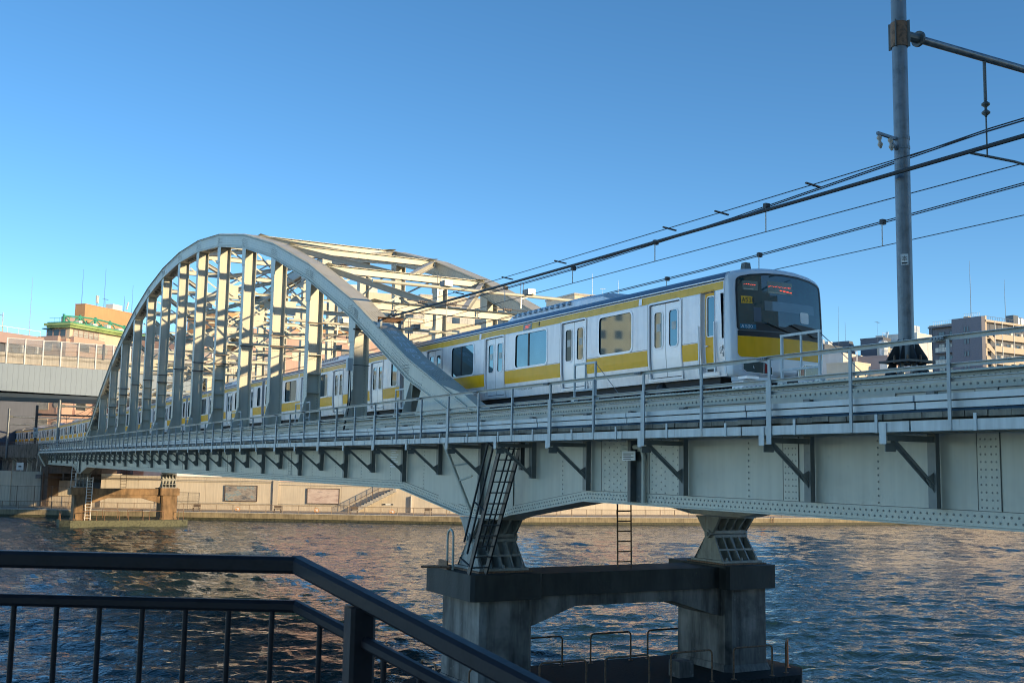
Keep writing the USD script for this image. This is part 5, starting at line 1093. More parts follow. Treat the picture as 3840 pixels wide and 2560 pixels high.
for j, ch in enumerate('クハ'):
    for g in getattr(affinity.scale(glyph(ch), .0016, .0016, origin=(0, 0)), 'geoms', [affinity.scale(glyph(ch), .0016, .0016, origin=(0, 0))]): side_panel(MB(local=True), affinity.translate(g, -.60 + .115*j, 1.20), .004).build('car_number', M['black_letter'], lead)
side_panel(MB(local=True), rrect(9.40, 9.52, 1.53, 1.68, .01).difference(rrect(9.41, 9.51, 1.54, 1.67, .01)), .004).build('mark', M['gasket'], lead); side_text('P', 9.435, 1.565, .075, M['black_letter'], 'mark', lead)
side_panel(MB(local=True), rrect(3.55, 3.80, 1.08, 1.30, .02).difference(rrect(3.555, 3.795, 1.085, 1.295, .02)), .004).build('hatch', M['gasket'], lead); side_text('!', 3.66, 1.13, .09, M['black_letter'], 'mark', lead)
# ---- the following cars
mid = thing('train_car', 'second silver and yellow car of the train, behind the foot of the arch', 'train car', (-19.98, YC1, RZ), 0, 'cars of the commuter train')
car(mid, -9.75, 9.75, [7.23, 2.41, -2.41, -7.23], [(4.82, 1.95, True), (0, 1.95, True), (-4.82, 1.95, True), (9.15, .62, False), (-9.15, .62, False)], -.6)
ac_unit(mid, -2.4, 3.4)
MB(local=True).box(9.75, 9.98, -1.25, 1.25, 1.05, 3.25).build('gangway', M['gasket'], mid); MB(local=True).box(-9.98, -9.75, -1.25, 1.25, 1.05, 3.25).build('gangway', M['gasket'], mid)
CN = ['third car of the train, behind the hangers right of the arch centre', 'fourth car of the train, behind the hangers at the arch centre', 'fifth car of the train, behind the left half of the arch', 'sixth car of the train, almost hidden behind the left hangers', 'seventh car of the train, left of the arch foot', 'eighth car of the train, on the viaduct beside the white mast', 'ninth car of the train, on the curved viaduct', 'tenth and last car of the train at the left picture edge']
for i, l in enumerate(CN):
    x = -39.98 - 20*i; a = math.degrees(math.atan2(curve(x + 8) - curve(x - 8), 16.0))
    copy_thing(mid, 'train_car', l, 'train car', (x, YC1 + curve(x), RZ), a, 'cars of the commuter train')
t = thing('orange_panel', 'orange sheet standing between the last hangers at the left arch end', 'panel', (-91.2, 7.0, 8.8)); MB().box(-91.6, -91.5, 6.2, 7.6, 8.6, 11.3).build('sheet', M['lime'], t); MB().box(-91.62, -91.48, 6.1, 6.2, 8.5, 11.4).build('frame', M['brown'], t)
# ================================================================== foreground railing and near bank
A0, A1 = np.array([25.49, -13.585, 6.722]), np.array([24.25, -15.68, 6.722]); A2 = np.array([27.05, -13.16, 6.40])
B0, B1, B2 = np.array([25.49, -13.585, 6.572]), np.array([24.25, -15.68, 6.572]), np.array([27.05, -13.16, 6.29])
fr = thing('handrail', 'dark bronze metal handrail with balusters in the near foreground, level then sloping down', 'handrail', (25.49, -13.585, 5.5))
def rrbar(mb, p, q, w, h):
    p, q, a, b = mb.frame(p, q, (0, 0, 1)); c = .012; prof_ = [(-w/2 + c, -h/2), (w/2 - c, -h/2), (w/2, -h/2 + c), (w/2, h/2 - c), (w/2 - c, h/2), (-w/2 + c, h/2), (-w/2, h/2 - c), (-w/2, -h/2 + c)]
    v = [p + a*x + b*y for x, y in prof_] + [q + a*x + b*y for x, y in prof_] + [p, q]
    f = [(i, (i+1) % 8, 8 + (i+1) % 8) for i in range(8)] + [(i, 8 + (i+1) % 8, 8 + i) for i in range(8)] + [((i+1) % 8, i, 16) for i in range(8)] + [(8 + i, 8 + (i+1) % 8, 17) for i in range(8)]
    return mb.add(v, f)
d1 = nrm(A1 - A0); d2 = nrm(A2 - A0)
rrbar(MB(), A0 + d1*.004, A1, .06, .062).build('top_rail', M['railing_fg'], fr); rrbar(MB(), A0 - d2*.02, A2, .06, .062).build('top_rail', M['railing_fg'], fr)
b1, b2 = nrm(B1 - B0), nrm(B2 - B0)
rrbar(MB(), B0 + b1*.003, B1, .04, .044).build('lower_rail', M['railing_fg'], fr); PP = np.array([25.875, -13.48, 0])
tt = (PP[0] - B0[0])/b2[0]
rrbar(MB(), B0 - b2*.012, B0 + b2*(tt - .03), .04, .044).build('lower_rail', M['railing_fg'], fr); rrbar(MB(), B0 + b2*(tt + .03), B2, .04, .044).build('lower_rail', M['railing_fg'], fr)
rrbar(MB(), (PP[0], PP[1], 5.40), (PP[0], PP[1], A0[2] + d2[2]*(PP[0] - A0[0])/d2[0] - .03), .09, .09).build('post', M['railing_fg'], fr)
for k in range(13):
    p = B0 + b1*(.09 + .1625*k); MB().tube([(p[0], p[1], 5.62), (p[0], p[1], p[2] - .018)], .0105, 10).build('baluster', M['railing_fg'], fr, smooth=40)
for k in range(6):
    p = B0 + b2*(.16 + .195*k)
    if abs(p[0] - PP[0]) > .08: MB().tube([(p[0], p[1], p[2] - .9), (p[0], p[1], p[2] - .018)], .0105, 10).build('baluster', M['railing_fg'], fr, smooth=40)
rrbar(MB(), B0 + b1*.003 - np.array([0, 0, .93]), B1 - np.array([0, 0, .93]), .04, .044).build('bottom_rail', M['railing_fg'], fr)
ld_ = MB(); ld_.poly([(24.0, -16.1, 4.9), (25.6, -13.4, 4.9), (31.5, -14.6, 4.9), (33, -19, 4.9), (26, -20, 4.9)], (0, 0, .5)); ld_.build('landing', M['conc2'], kind='structure')
rp_ = MB(); rp_.hexa([(25.6, -13.4, 3.6), (31.5, -14.6, 3.6), (31.5, -12.0, 3.6), (27.3, -11.8, 3.6)], [(25.6, -13.4, 5.36), (31.5, -14.6, 5.36), (31.5, -12.4, 4.6), (27.3, -12.2, 4.6)]); rp_.build('ramp', M['conc2'], kind='structure')
MB().box(31, 400, -200, 300, -2, 3.4).build('near_bank', M['paving'], kind='structure')
# ================================================================== buildings of the near bank (they shade the bridge foot)
def frame_M(c, e1, z=0.0):
    e1 = nrm([e1[0], e1[1], 0]); T = np.eye(4); T[:3, 0] = e1; T[:3, 1] = [-e1[1], e1[0], 0]; T[:3, 3] = [c[0], c[1], z]; return T
def bthing(name, label, c, e1, z=0.0, cat='building'):
    ang = math.degrees(math.atan2(e1[1], e1[0])); return thing(name, label, cat, (c[0], c[1], z), ang)
L_ = lambda: MB(local=True)
def window(parent, x0, x1, y, z0, z1, frame='whiteb', pane='bglass', face=-1, side=False, depth=.12):
    """a window on the face y = const (local); side: on the face x = const, x0..x1 then run along y"""
    mb = L_(); P = sbox(x0, z0, x1, z1); fr_ = P.buffer(.10, join_style=2).difference(P.buffer(-.04))
    if not side: w = mb.shape(fr_, (0, y + .02*face, 0), (1, 0, 0), (0, 0, 1), (0, .06*face, 0)).build('window', M[frame], parent); L_().shape(P.buffer(-.03), (0, y + .015*face, 0), (1, 0, 0), (0, 0, 1), (0, .03*face, 0)).build('pane', M[pane], w)
    else: w = mb.shape(fr_, (y + .02*face, 0, 0), (0, 1, 0), (0, 0, 1), (.06*face, 0, 0)).build('window', M[frame], parent); L_().shape(P.buffer(-.03), (y + .015*face, 0, 0), (0, 1, 0), (0, 0, 1), (.03*face, 0, 0)).build('pane', M[pane], w)
    return w
t = bthing('near_bank_building', 'plain building on the near bank right of the bridge, out of view', (70, 0), (1, 0)); L_().box(0, 26, -34, 36, 3, 38).build('wall', M['cream'], t); L_().box(0, 22, 36.01, 46, 3, 29.6).build('lower_wall', M['cream'], t)
# apartment house downstream whose lit front mirrors in the train windows
t = bthing('mirrored_apartments', 'beige apartment house on the far bank downstream, seen only in reflections', (-122, -92), (-.30, .954)); L_().box(0, 15, 0, 14, 2, 46).build('wall', M['cream'], t)
for f in range(13):
    for k in range(5): window(t, 1 + k*2.9, 2.4 + k*2.9, 0, 4 + f*3.1, 5.5 + f*3.1)
t = bthing('mirrored_office', 'pale office slab on the far bank downstream, seen only in reflections', (-110, -130), (-.30, .954)); L_().box(0, 22, 0, 16, 2, 30).build('wall', M['whiteb'], t)
for f in range(8): L_().box(1, 21, -.05, .1, 5 + f*3.3, 6.6 + f*3.3).build('window_band', M['bglass'], t)

# ================================================================== elevated expressway at the left
ex = thing('expressway', 'elevated expressway with grey panelled girder and glazed noise barrier crossing behind the arch', 'expressway', (-116, 0, 15))
EX = lambda y: -116.2 + .075*(y + 7.3)
def expiece(m, y0, y1, dx0, dx1, z0, z1):
    a, b = EX(y0), EX(y1)
    return m.hexa([(a - dx1, y0, z0), (b - dx1, y1, z0), (b - dx0, y1, z0), (a - dx0, y0, z0)][::-1], [(a - dx1, y0, z1), (b - dx1, y1, z1), (b - dx0, y1, z1), (a - dx0, y0, z1)][::-1])
def zb(y): return 15.12 - .020*(y + 7.3)
YE0, YE1 = -60.0, 26.0
for y in np.arange(YE0, YE1, .60):
    expiece(MB(), y + .006, y + .594, 0, .10, zb(y), zb(y) + 3.34).build('girder_panel', M['steelpanel'], ex)
expiece(MB(), YE0, YE1, .10, 9.5, 15.3, 18.2).build('deck_box', M['steelpanel'], ex)
mb = MB()
for ya, yb in ((YE0, YE1),):
    q = lambda y, dx, z: (EX(y) - dx, y, z)
    mb.hexa([q(ya, 7.0, 14.2), q(yb, 7.0, 14.2), q(yb, 3.0, 14.0), q(ya, 3.0, 14.2)][::-1], [q(ya, 9.4, 15.29), q(yb, 9.4, 15.29), q(yb, .12, 14.6), q(ya, .12, 15.29)][::-1])
mb.build('soffit', M['steelpanel'], ex)
yp = np.arange(-51.5, 24, 2.03)
for i, y in enumerate(yp):
    z = zb(y) + 3.38
    expiece(MB(), y + .07, y + 1.96, .10, .32, z, z + 1.32).build('parapet_panel', M['conc2'], ex)
    expiece(MB(), y + .07, y + 1.96, .095, .099, z + .01, z + .20).build('stain', M['rusty'] if False else M['conc'], ex)
    if y > -7.6:
        expiece(MB(), y - .07, y + .07, -.02, .18, z - .02, z + 3.15).build('barrier_post', M['plate'], ex)
        expiece(MB(), y + .07, y + 1.96, .14, .15, z + 1.34, z + 3.05).build('glass_panel', M['clear'], ex)
        expiece(MB(), y + .07, y + 1.96, .12, .17, z + 3.05, z + 3.12).build('barrier_rail', M['plate'], ex)
        expiece(MB(), y + .07, y + 1.96, .05, .12, z + 1.28, z + 1.36).build('barrier_rail', M['galv'], ex)
        for zz_ in (1.9, 2.4): expiece(MB(), y + .07, y + 1.96, .12, .135, z + zz_, z + zz_ + .02).build('wire', M['cable'], ex)
    for j in range(3): MB().tube(sagged((EX(y) - .08, y + .08, z + 1.0 - .1*j), (EX(y + 2) - .08, y + 1.96, z + 1.0 - .1*j), .06, 5), .012, 4).build('conduit', M['cable'], ex)
    if y < -7.6: expiece(MB(), y + .4, y + .9, .0, .10, z + .5, z + .9).build('box', M['plate'], ex)
for y in (-26.0, 23.0): MB().box(-122.5, -119.5, y - 1.6, y + 1.6, 1.0, 14.25).build('pier', M['conc'], ex)
MB().box(EX(4.4) + .05 - .5, EX(4.4) + .05, 4.1, 4.3, zb(4) + 4.6, zb(4) + 6.55).box(EX(4.4) - .5, EX(4.4) + .05, 4.3, 4.33, zb(4) + 4.7, zb(4) + 6.5).build('gate_frame', M['bluegrey'], ex)

# ================================================================== hotel behind the expressway
HC, H1 = (-183.7, 7.2), (-.67, .74)
ht = bthing('pink_hotel', 'large pink hotel with green eaves and brown rooftop block behind the expressway', HC, H1, 0)
L_().box(-.6, 46, .3, 6.3, 2, 28.9).build('wall', M['pink'], ht)
L_().box(.5, 44, .6, 4.2, 28.9, 31.0).build('upper_storey', M['cream'], ht)
for a, b, z0, z1, mt in ((-.35, .0, 30.95, 31.3, 'copper'), (-.7, -.3, 31.3, 31.75, 'copper'), (-.3, .1, 31.75, 32.0, 'green')): L_().box(a - .2, 45.5, a, 4.7 - a, z0, z1).build('eaves', M[mt], ht)
L_().box(-.4, 6, 4.6, 6.3, 30.75, 30.92).build('side_awning', M['tealblue'], ht)
for i in range(5): window(ht, 1.4 + i*1.35, 2.65 + i*1.35, .6, 29.35, 30.75, 'pinkdark', 'curtain')
for i in range(9): window(ht, 20 + i*2.4, 21.6 + i*2.4, .6, 29.3, 30.6, 'pinkdark', 'bglass')
for i in range(3): window(ht, 1.5 + i*1.5, 2.8 + i*1.5, .5, 29.4, 30.7, 'pinkdark', 'bglass', -1, True)
for x0, x1, y0, y1 in ((.4, 8.6, -.55, .28), (-1.3, -.62, 1.6, 6.2)): L_().box(x0, x1, y0, y1, 28.2, 29.3).build('balcony_parapet', M['pink'], ht)
for x0, x1, y in ((.5, 8.5, -.5),): L_().box(x0, x1, y - .02, y + .02, 29.75, 29.8).build('balcony_rail', M['galv'], ht)
for x in (4.6, 5.6, 6.7): L_().tm(trimesh.creation.icosphere(1, .32), None).build('potted_plant', M['ochre'], ht) if False else None
for k, (x0, x1) in enumerate(((2.2, 5.6), (7.2, 10.4), (12.5, 16), (19, 23), (26, 30), (33, 37))):
    for f in range(7):
        z = 26.0 - f*3.6; L_().box(x0, x1, .1, .36, z, z + 2.3).build('loggia', M['pinkdark'], ht); window(ht, x0 + .4, x1 - .4, .08, z + .25, z + 2.1, 'cream', 'curtain' if (k + f) % 3 else 'bglass'); L_().box(x0 - .1, x1 + .1, -.35, .28, z - .15, z + .75).build('balcony_parapet', M['pink'], ht)
for f in range(7):
    z = 27.6 - f*3.6; T = np.eye(4); T[:3, 0] = [0, 1, 0]; T[:3, 1] = [0, 0, 1]; T[:3, 2] = [1, 0, 0]; T[:3, 3] = [-.62, 1.6, z]
    w = L_().tm(trimesh.creation.cylinder(.62, .10, sections=20), T).build('round_window', M['cream'], ht); T[0, 3] = -.68; L_().tm(trimesh.creation.cylinder(.52, .10, sections=20), T).build('pane', M['curtain'], w)
    L_().box(-.66, -.58, 1.5, 1.7, z - 1.5, z - .62).build('slot', M['pinkdark'], ht)
    window(ht, 3.4, 6.2, -.6, z - .9, z + .9, 'cream', 'curtain', -1, True)
L_().box(10.1, 27, 5.9, 8.3, 28.9, 36.9).build('rooftop_block', M['orange'], ht); L_().box(10.05, 27.1, 5.85, 8.35, 36.9, 37.05).build('rooftop_parapet', M['orange'], ht)
L_().box(27.1, 42, 5.0, 9, 28.9, 33.3).build('rooftop_block', M['cream'], ht)
# green arched truss on the roof terrace
gt = ht
xs_ = [1.6, 5.8, 10.0, 14.2, 18.4, 22.6]; hz = [33.4, 33.75, 33.9, 33.75, 33.4, 32.9]
for i, (x, h) in enumerate(zip(xs_, hz)):
    L_().box(x - .16, x + .16, 3.0, 3.35, 31.9, h + .35).build('truss_post', M['green'], gt)
    if i < len(xs_) - 1:
        x2, h2 = xs_[i+1], hz[i+1]; L_().beam((x, 3.1, h), (x2, 3.1, h2), .22, .24).build('truss_chord', M['green'], gt); L_().beam((x, 3.1, h - 1.35), (x2, 3.1, h2 - 1.35), .22, .24).build('truss_chord', M['green'], gt)
        xm = (x + x2)/2; L_().beam((x, 3.1, h), (xm, 3.1, (h + h2)/2 - 1.35), .14, .16).build('truss_diagonal', M['green'], gt); L_().beam((xm, 3.1, (h + h2)/2 - 1.35), (x2, 3.1, h2), .14, .16).build('truss_diagonal', M['green'], gt)
        L_().beam((x + .2, 3.3, h - .1), (x2 - .2, 3.3, h2 - .1), .02, .1).build('truss_mesh', M['orange'], gt)
for x in np.arange(-.4, 45, 1.5): L_().box(x - .02, x + .02, .05, .09, 31.98, 32.75).build('terrace_post', M['green'], ht)
L_().box(-.4, 45, .04, .10, 32.72, 32.78).build('terrace_rail', M['green'], ht)
for y in np.arange(.1, 4.5, 1.1): L_().box(-.45, -.41, y - .02, y + .02, 31.98, 32.75).build('terrace_post', M['green'], ht)
L_().box(-.46, -.40, .1, 4.6, 32.72, 32.78).build('terrace_rail', M['green'], ht)
for x, y, w, h in ((4.5, 2.2, .9, .9), (8.2, 2.0, 1.3, .8), (12.4, 2.3, 1.0, 1.1), (15.5, 2.2, 1.6, .8)): L_().box(x, x + w, y, y + .8, 32.0, 32.0 + h).build('roof_unit', M['plate'], ht)
L_().box(2.2, 4.6, 3.2, 4.3, 32.0, 33.4).build('roof_stair', M['pinkdark'], ht)
L_().box(18.4, 21.2, 6.3, 8, 37.05, 38.2).build('roof_unit', M['plate'], ht)
def antenna(parent, x, y, z0, h, r=.05, name='lightning_rod'): return L_().tube([(x, y, z0), (x, y, z0 + h*.6), (x, y, z0 + h)], r, 5, r1=r*.4).build(name, M['galv'], parent)
def yagi(parent, x, y, z0, h):
    a = antenna(parent, x, y, z0, h, .03, 'aerial'); L_().box(x - .7, x + .7, y - .02, y + .02, z0 + h - .05, z0 + h).build('boom', M['galv'], a)
    for k in range(5): L_().box(x - .6 + .3*k, x - .58 + .3*k, y - .3, y + .3, z0 + h - .02, z0 + h + .01).build('element', M['galv'], a)
antenna(ht, 11.2, 7.8, 37.05, 7.0); antenna(ht, 16.6, 7, 37.05, 8.0); antenna(ht, 25, 7, 37.05, 6.0); yagi(ht, 17.6, 7.5, 37.05, 2.0); antenna(ht, 21.6, 6.2, 37.05, 3.2, .07)
for x in (13.6, 14.0): L_().box(x, x + .16, 6.2, 6.5, 37.7, 39.2).build('panel_antenna', M['plate'], ht)
L_().box(13.8, 13.86, 6.3, 6.4, 37.05, 38.3).build('panel_mount', M['galv'], ht); L_().beam((22.4, 6.2, 37.6), (22.9, 6.2, 39.2), .2, .25).build('panel_antenna', M['plate'], ht)
# brown-orange gallery apartments at the far left
ot = bthing('gallery_apartments', 'low orange-brown apartment house with open galleries at the left picture edge', (-177.8, 2.0), (.62, -.78)); L_().box(0, 30, -12, 0, 2, 24.0).build('wall', M['greyb'], ot); L_().box(0, 30, -12, .5, 26.3, 28.1).build('parapet', M['pinkdark'], ot)
t_ = ot
for z in (20.2, 24.0): L_().box(0, 30, .0, .55, z - .9, z + .35).build('gallery_parapet', M['pinkdark'], ot)
L_().box(0, 30, -12, -.2, 24.0, 26.3).build('upper_wall', M['greyb'], ot)
for i in range(9): L_().box(1 + i*3.2, 1.3 + i*3.2, -.1, .45, 24.35, 26.3).build('column', M['plate'], ot); L_().box(2 + i*3.2, 3 + i*3.2, -.18, -.1, 24.4, 26.2).build('door', M['bluegrey'], ot)
antenna(ot, 2.0, -1, 28.1, 10.5); 
for x in (7.6, 8.9): L_().tube([(x, -1, 28.1), (x + .15, -1, 31.6)], .08, 6).build('aerial_post', M['galv'], ot)
L_().box(7.6, 9.0, -1.04, -.96, 31.0, 31.1).build('aerial_bar', M['galv'], ot)
for x in np.arange(0, 30, 2.4): L_().box(x, x + .06, -.4, -.34, 28.1, 29.2).build('roof_post', M['plate'], ot)
L_().box(0, 30, -.4, -.34, 29.15, 29.22).build('roof_rail', M['plate'], ot)
for i in range(5): antenna(ot, 14 + i*.8, -2, 28, 4 + (i*3 % 4), .03)
# grey building under the expressway, its shade mixed into the wall colour
gb = bthing('grey_house', 'blue-grey building with dark windows below the expressway at the left', (-214.0, 5.5), (-.3, -.95)); L_().box(-.5, 40, -12, 0, 2, 20.5).build('wall', M['greyb'], gb)
for f in range(5):
    for i in range(9): window(gb, 1.6 + i*3.0, 3.1 + i*3.0, 0, 4.6 + f*3.3, 6.3 + f*3.3, 'bluegrey', 'bglass', 1)
L_().box(.5, 5.5, -.2, 1.6, 18.6, 18.9).build('awning', M['tealblue'], gb); L_().box(-.5, 40, -.05, .9, 17.2, 17.35).build('balcony', M['whiteb'], gb); L_().box(6, 40, .85, .9, 17.35, 18.5).build('balcony_rail', M['clear'], gb)
ps = bthing('banded_house', 'mauve building with pale blue window bands between the grey building and the hotel', (-203.0, 7.0), (-.72, -.70)); L_().box(-1.0, 7.0, -12, 0, 2, 20).build('wall', M['pinkdark'], ps)
for f in range(5): L_().box(-.8, 6.9, -.02, .12, 3.5 + f*3.4, 4.9 + f*3.4).build('window_band', M['curtain'], ps); L_().box(-1.06, 7.06, -.1, .18, 5.3 + f*3.4, 6.6 + f*3.4).build('band', M['pink'], ps)

# ================================================================== viaduct at the left end and abutment
vi = thing('viaduct', 'dark steel railway viaduct continuing the bridge at the left end', 'viaduct', (-160, 3, 7))
def yv(x): return -1.35 + curve(x)
xs_ = np.arange(-132.0, -216, -2.0)
for a, b in zip(xs_[:-1], xs_[1:]):
    MB().hexa([(a, yv(a), 7.15), (b, yv(b), 7.15), (b, yv(b) + .12, 7.15), (a, yv(a) + .12, 7.15)], [(a, yv(a), 9.0), (b, yv(b), 9.0), (b, yv(b) + .12, 9.0), (a, yv(a) + .12, 9.0)]).build('parapet_panel', M['viaduct'], vi)
    for f in (.0, .5): x = a + (b - a)*f; MB().box(x - .05, x + .05, yv(x) - .10, yv(x) - .002, 7.1, 9.1).build('stiffener', M['viaduct'], vi)
    MB().tube([(a, yv(a), 9.5), (b, yv(b), 9.5)], .035, 6).build('rail', M['brown'], vi); MB().tube([(a, yv(a), 9.25), (b, yv(b), 9.25)], .03, 6).build('rail', M['brown'], vi); MB().tube([(a, yv(a), 9.0), (a, yv(a), 9.55)], .03, 6).build('post', M['brown'], vi)
    MB().hexa([(a, yv(a) + .12, 7.2), (b, yv(b) + .12, 7.2), (b, yv(b) + 11.5, 7.2), (a, yv(a) + 11.5, 7.2)], [(a, yv(a) + .12, 7.85), (b, yv(b) + .12, 7.85), (b, yv(b) + 11.5, 7.85), (a, yv(a) + 11.5, 7.85)]).build('deck', M['viaduct'], vi)
    if int(a) % 4 == 0: MB().beam((a, yv(a) - .1, 7.15), (a, yv(a) + .9, 6.3), .12, .14).build('bracket', M['viaduct'], vi)
for i, x in enumerate(np.arange(-134, -214, -5.0)):
    MB().box(x - .45, x + .45, yv(x) + .8, yv(x) + 1.7, 2.0, 7.2).build('column', M['viaduct'] if i % 3 else M['conc'], vi)
MB().hexa([(-132, .8, 2), (-215, .8 + curve(-215), 2), (-215, 9 + curve(-215), 2), (-132, 9, 2)], [(-132, 1.8, 7.1), (-215, 1.8 + curve(-215), 7.1), (-215, 9 + curve(-215), 7.1), (-132, 9, 7.1)]).build('rear_wall', M['viaduct'], vi)
MB().box(-131.9, -131.5, -1.3, 10.5, 6.0, 7.7).build('end_beam', M['viaduct'], vi); MB().beam((-131.4, -1.25, 7.7), (-130.2, -.2, 5.6), .16, .18).build('end_brace', M['paint'], vi)
ab = thing('abutment', 'concrete abutment and retaining walls below the left end of the bridge', 'abutment', (*at8(-6)[0], .93))
wall_piece(MB(), -40, -2.6, 8.0, 9.4, .93, 5.40).build('retaining_wall', M['floodwall'], ab); wall_piece(MB(), -2.58, 1.3, 8.15, 9.4, .93, 5.35).build('retaining_wall', M['conc'], ab)
wall_piece(MB(), 1.32, 2.2, 7.9, 12.5, .93, 6.05).build('portal_column', M['brown'], ab); wall_piece(MB(), 9.0, 9.6, 8.0, 14, .93, 5.2).build('side_wall', M['floodwall'], ab)
wall_piece(MB(), 2.2, 9.0, 13.0, 13.6, .93, 6.05).build('portal_back', M['brown'], ab); wall_piece(MB(), 2.21, 5.0, 11.5, 12.9, .93, 4.2).build('inner_wall', M['conc'], ab); wall_piece(MB(), 5.6, 8.9, 12.2, 12.95, .93, 4.0).build('shutter', M['bluegrey'], ab)
wall_piece(MB(), 1.3, 9.0, 8.0, 13, 5.15, 6.05).build('lintel', M['brown'], ab)
fa = along(bank_off(7.7)); MB().tube([(*fa(1.6)[0], 1.0), (*fa(1.6)[0], 5.3)], .10, 8).build('downpipe', M['brown'], ab)
MB().tube([(*fa(s)[0], 4.75) for s in np.linspace(1.3, 18, 12)], .035, 6).build('conduit', M['brown'], ab); MB().tube([(*fa(s)[0], 4.6) for s in np.linspace(1.3, 18, 12)], .035, 6).build('conduit', M['brown'], ab)
p, u = fa(1.0); MB().box(p[0]-.2, p[0]+.2, p[1]-.3, p[1]+.3, 4.5, 5.0).build('box', M['bluegrey'], ab)
for k, s in enumerate((-7.2, -6.0)):
    p, u = fa(s); sg = thing('small_sign', ['left', 'right'][k] + ' one of two small yellow marks on the retaining wall behind the yard fence', 'sign', (*p, 2.3)); MB().beam((*(p - u*.2), 2.3), (*(p + u*.2), 2.3), .03, .16).build('plate', M['yellow'], sg)
lp, u = at5(-5.0); t = thing('street_lamp', 'dark street lamp with curved arm in front of the viaduct', 'street lamp', (*lp, .93))
MB().tube([(*lp, .93), (*lp, 7.6)], .07, 8).build('post', M['dark_paint'], t); MB().tube([(*lp, 7.6), (lp[0], lp[1] - .6, 8.1), (lp[0], lp[1] - 1.7, 8.2)], .045, 6).build('arm', M['dark_paint'], t); MB().box(lp[0]-.1, lp[0]+.1, lp[1] - 2.2, lp[1] - 1.5, 8.12, 8.24).build('lamp_head', M['dark_paint'], t)
sg = thing('notice_board', 'pale notice board with a dark round mark below the viaduct', 'sign', (*at7(-1.4)[0], 5.4)); p, u = at7(-1.4); n = np.array([u[1], -u[0]]); MB().beam((*(p - u*.45 + n*.2), 6.0), (*(p + u*.45 + n*.2), 6.0), .05, .95).build('board', M['plate'], sg); MB().beam((*(p - u*.18 + n*.24), 5.98), (*(p + u*.18 + n*.24), 5.98), .03, .16).build('mark', M['gasket'], sg)

# ================================================================== town behind the arch
t = bthing('banded_office', 'cream office building with long glass window bands behind the right half of the arch', (-185.4, 65.3), (.11, .994)); L_().box(0, 32, 0, 14, 2, 43.0).build('wall', M['cream'], t)
for z0, z1 in ((40.3, 41.2), (37.6, 38.9), (34.8, 36.1), (32.0, 33.3), (29.2, 30.5)):
    for i in range(16): L_().box(3.0 + i*1.75, 4.68 + i*1.75, -.06, .0, z0, z1).build('window', M['curtain'] if i % 3 else M['bglass'], t)
L_().box(-4.5, 3, 4, 14, 2, 45.0).build('stair_tower', M['whiteb'], t)
L_().box(12.0, 30, 2, 12, 43.0, 43.8).build('roof_parapet', M['conc2'], t)
t = bthing('roof_top_block', 'beige roof block showing just above the train roof', (-165.5, 106.8), (.0, 1.0)); L_().box(-2.8, 8.5, 0, 12, 2, 43.3).build('wall', M['cream'], t); L_().box(-3.0, 8.7, -.2, 12.2, 43.3, 43.7).build('parapet', M['conc2'], t)
antenna(t, 3.2, 2.5, 43.7, 5.2); antenna(t, 10.5, 3.5, 41, 7.2); yagi(t, 6.5, 3.5, 43.7, 2.2)
L_().box(8.8, 22, 1, 12, 2, 41.0).build('side_block', M['cream'], t)
t = bthing('peach_building', 'peach rendered building with louvres behind the hangers of the arch', (-174.5, 38), (.10, .995)); L_().box(0, 27.5, 0, 12, 2, 32.2).build('wall', M['pink'], t); L_().box(8, 27.5, 1, 12, 32.2, 33.3).build('upper_wall', M['orange'], t)
for x, z in ((3, 28.4), (11.5, 28.6), (17.5, 27.2), (3, 24.8), (11, 24.8)):
    w = L_().box(x, x + 2.2, -.06, .01, z, z + 1.7).build('louvre', M['bluegrey'], t)
    for k in range(6): L_().box(x, x + 2.2, -.12, -.06, z + .1 + k*.27, z + .2 + k*.27).build('slat', M['conc2'], w)
for i in range(9): L_().box(8 + i*2.1, 8.08 + i*2.1, 1.1, 1.2, 33.3, 34.4).build('roof_post', M['galv'], t)
L_().box(8, 27.5, 1.1, 1.18, 34.35, 34.42).build('roof_rail', M['galv'], t); L_().box(27.5, 36, 2, 10, 2, 30.5).build('annex', M['cream'], t)
t = bthing('brown_tower', 'narrow brown roof tower with an orange lit side between the hangers', (-185.0, 35.7), (-.62, .78)); L_().box(0, 4.2, 0, 9.5, 20, 36.5).build('wall', M['orange'], t); L_().box(-8, 6, 1, 14, 2, 31.0).build('base', M['pink'], t)
a = antenna(t, 1, 6, 36.5, 3.6, .07); 
for dx in (-.5, .5): L_().box(1 + dx, 1.1 + dx, 5.9, 6.1, 37.6, 40.6).build('panel_antenna', M['plate'], t)
t = bthing('pale_house', 'pale building with bluish windows between the left hangers below the hotel eaves', (-166.0, 24.0), (-.30, .95)); L_().box(0, 18, 0, 12, 2, 24.5).build('wall', M['whiteb'], t)
for f in range(4):
    for i in range(5): window(t, 1 + i*3.4, 3.2 + i*3.4, 0, 12 + f*3.1, 13.6 + f*3.1, 'greyb', 'bglass')

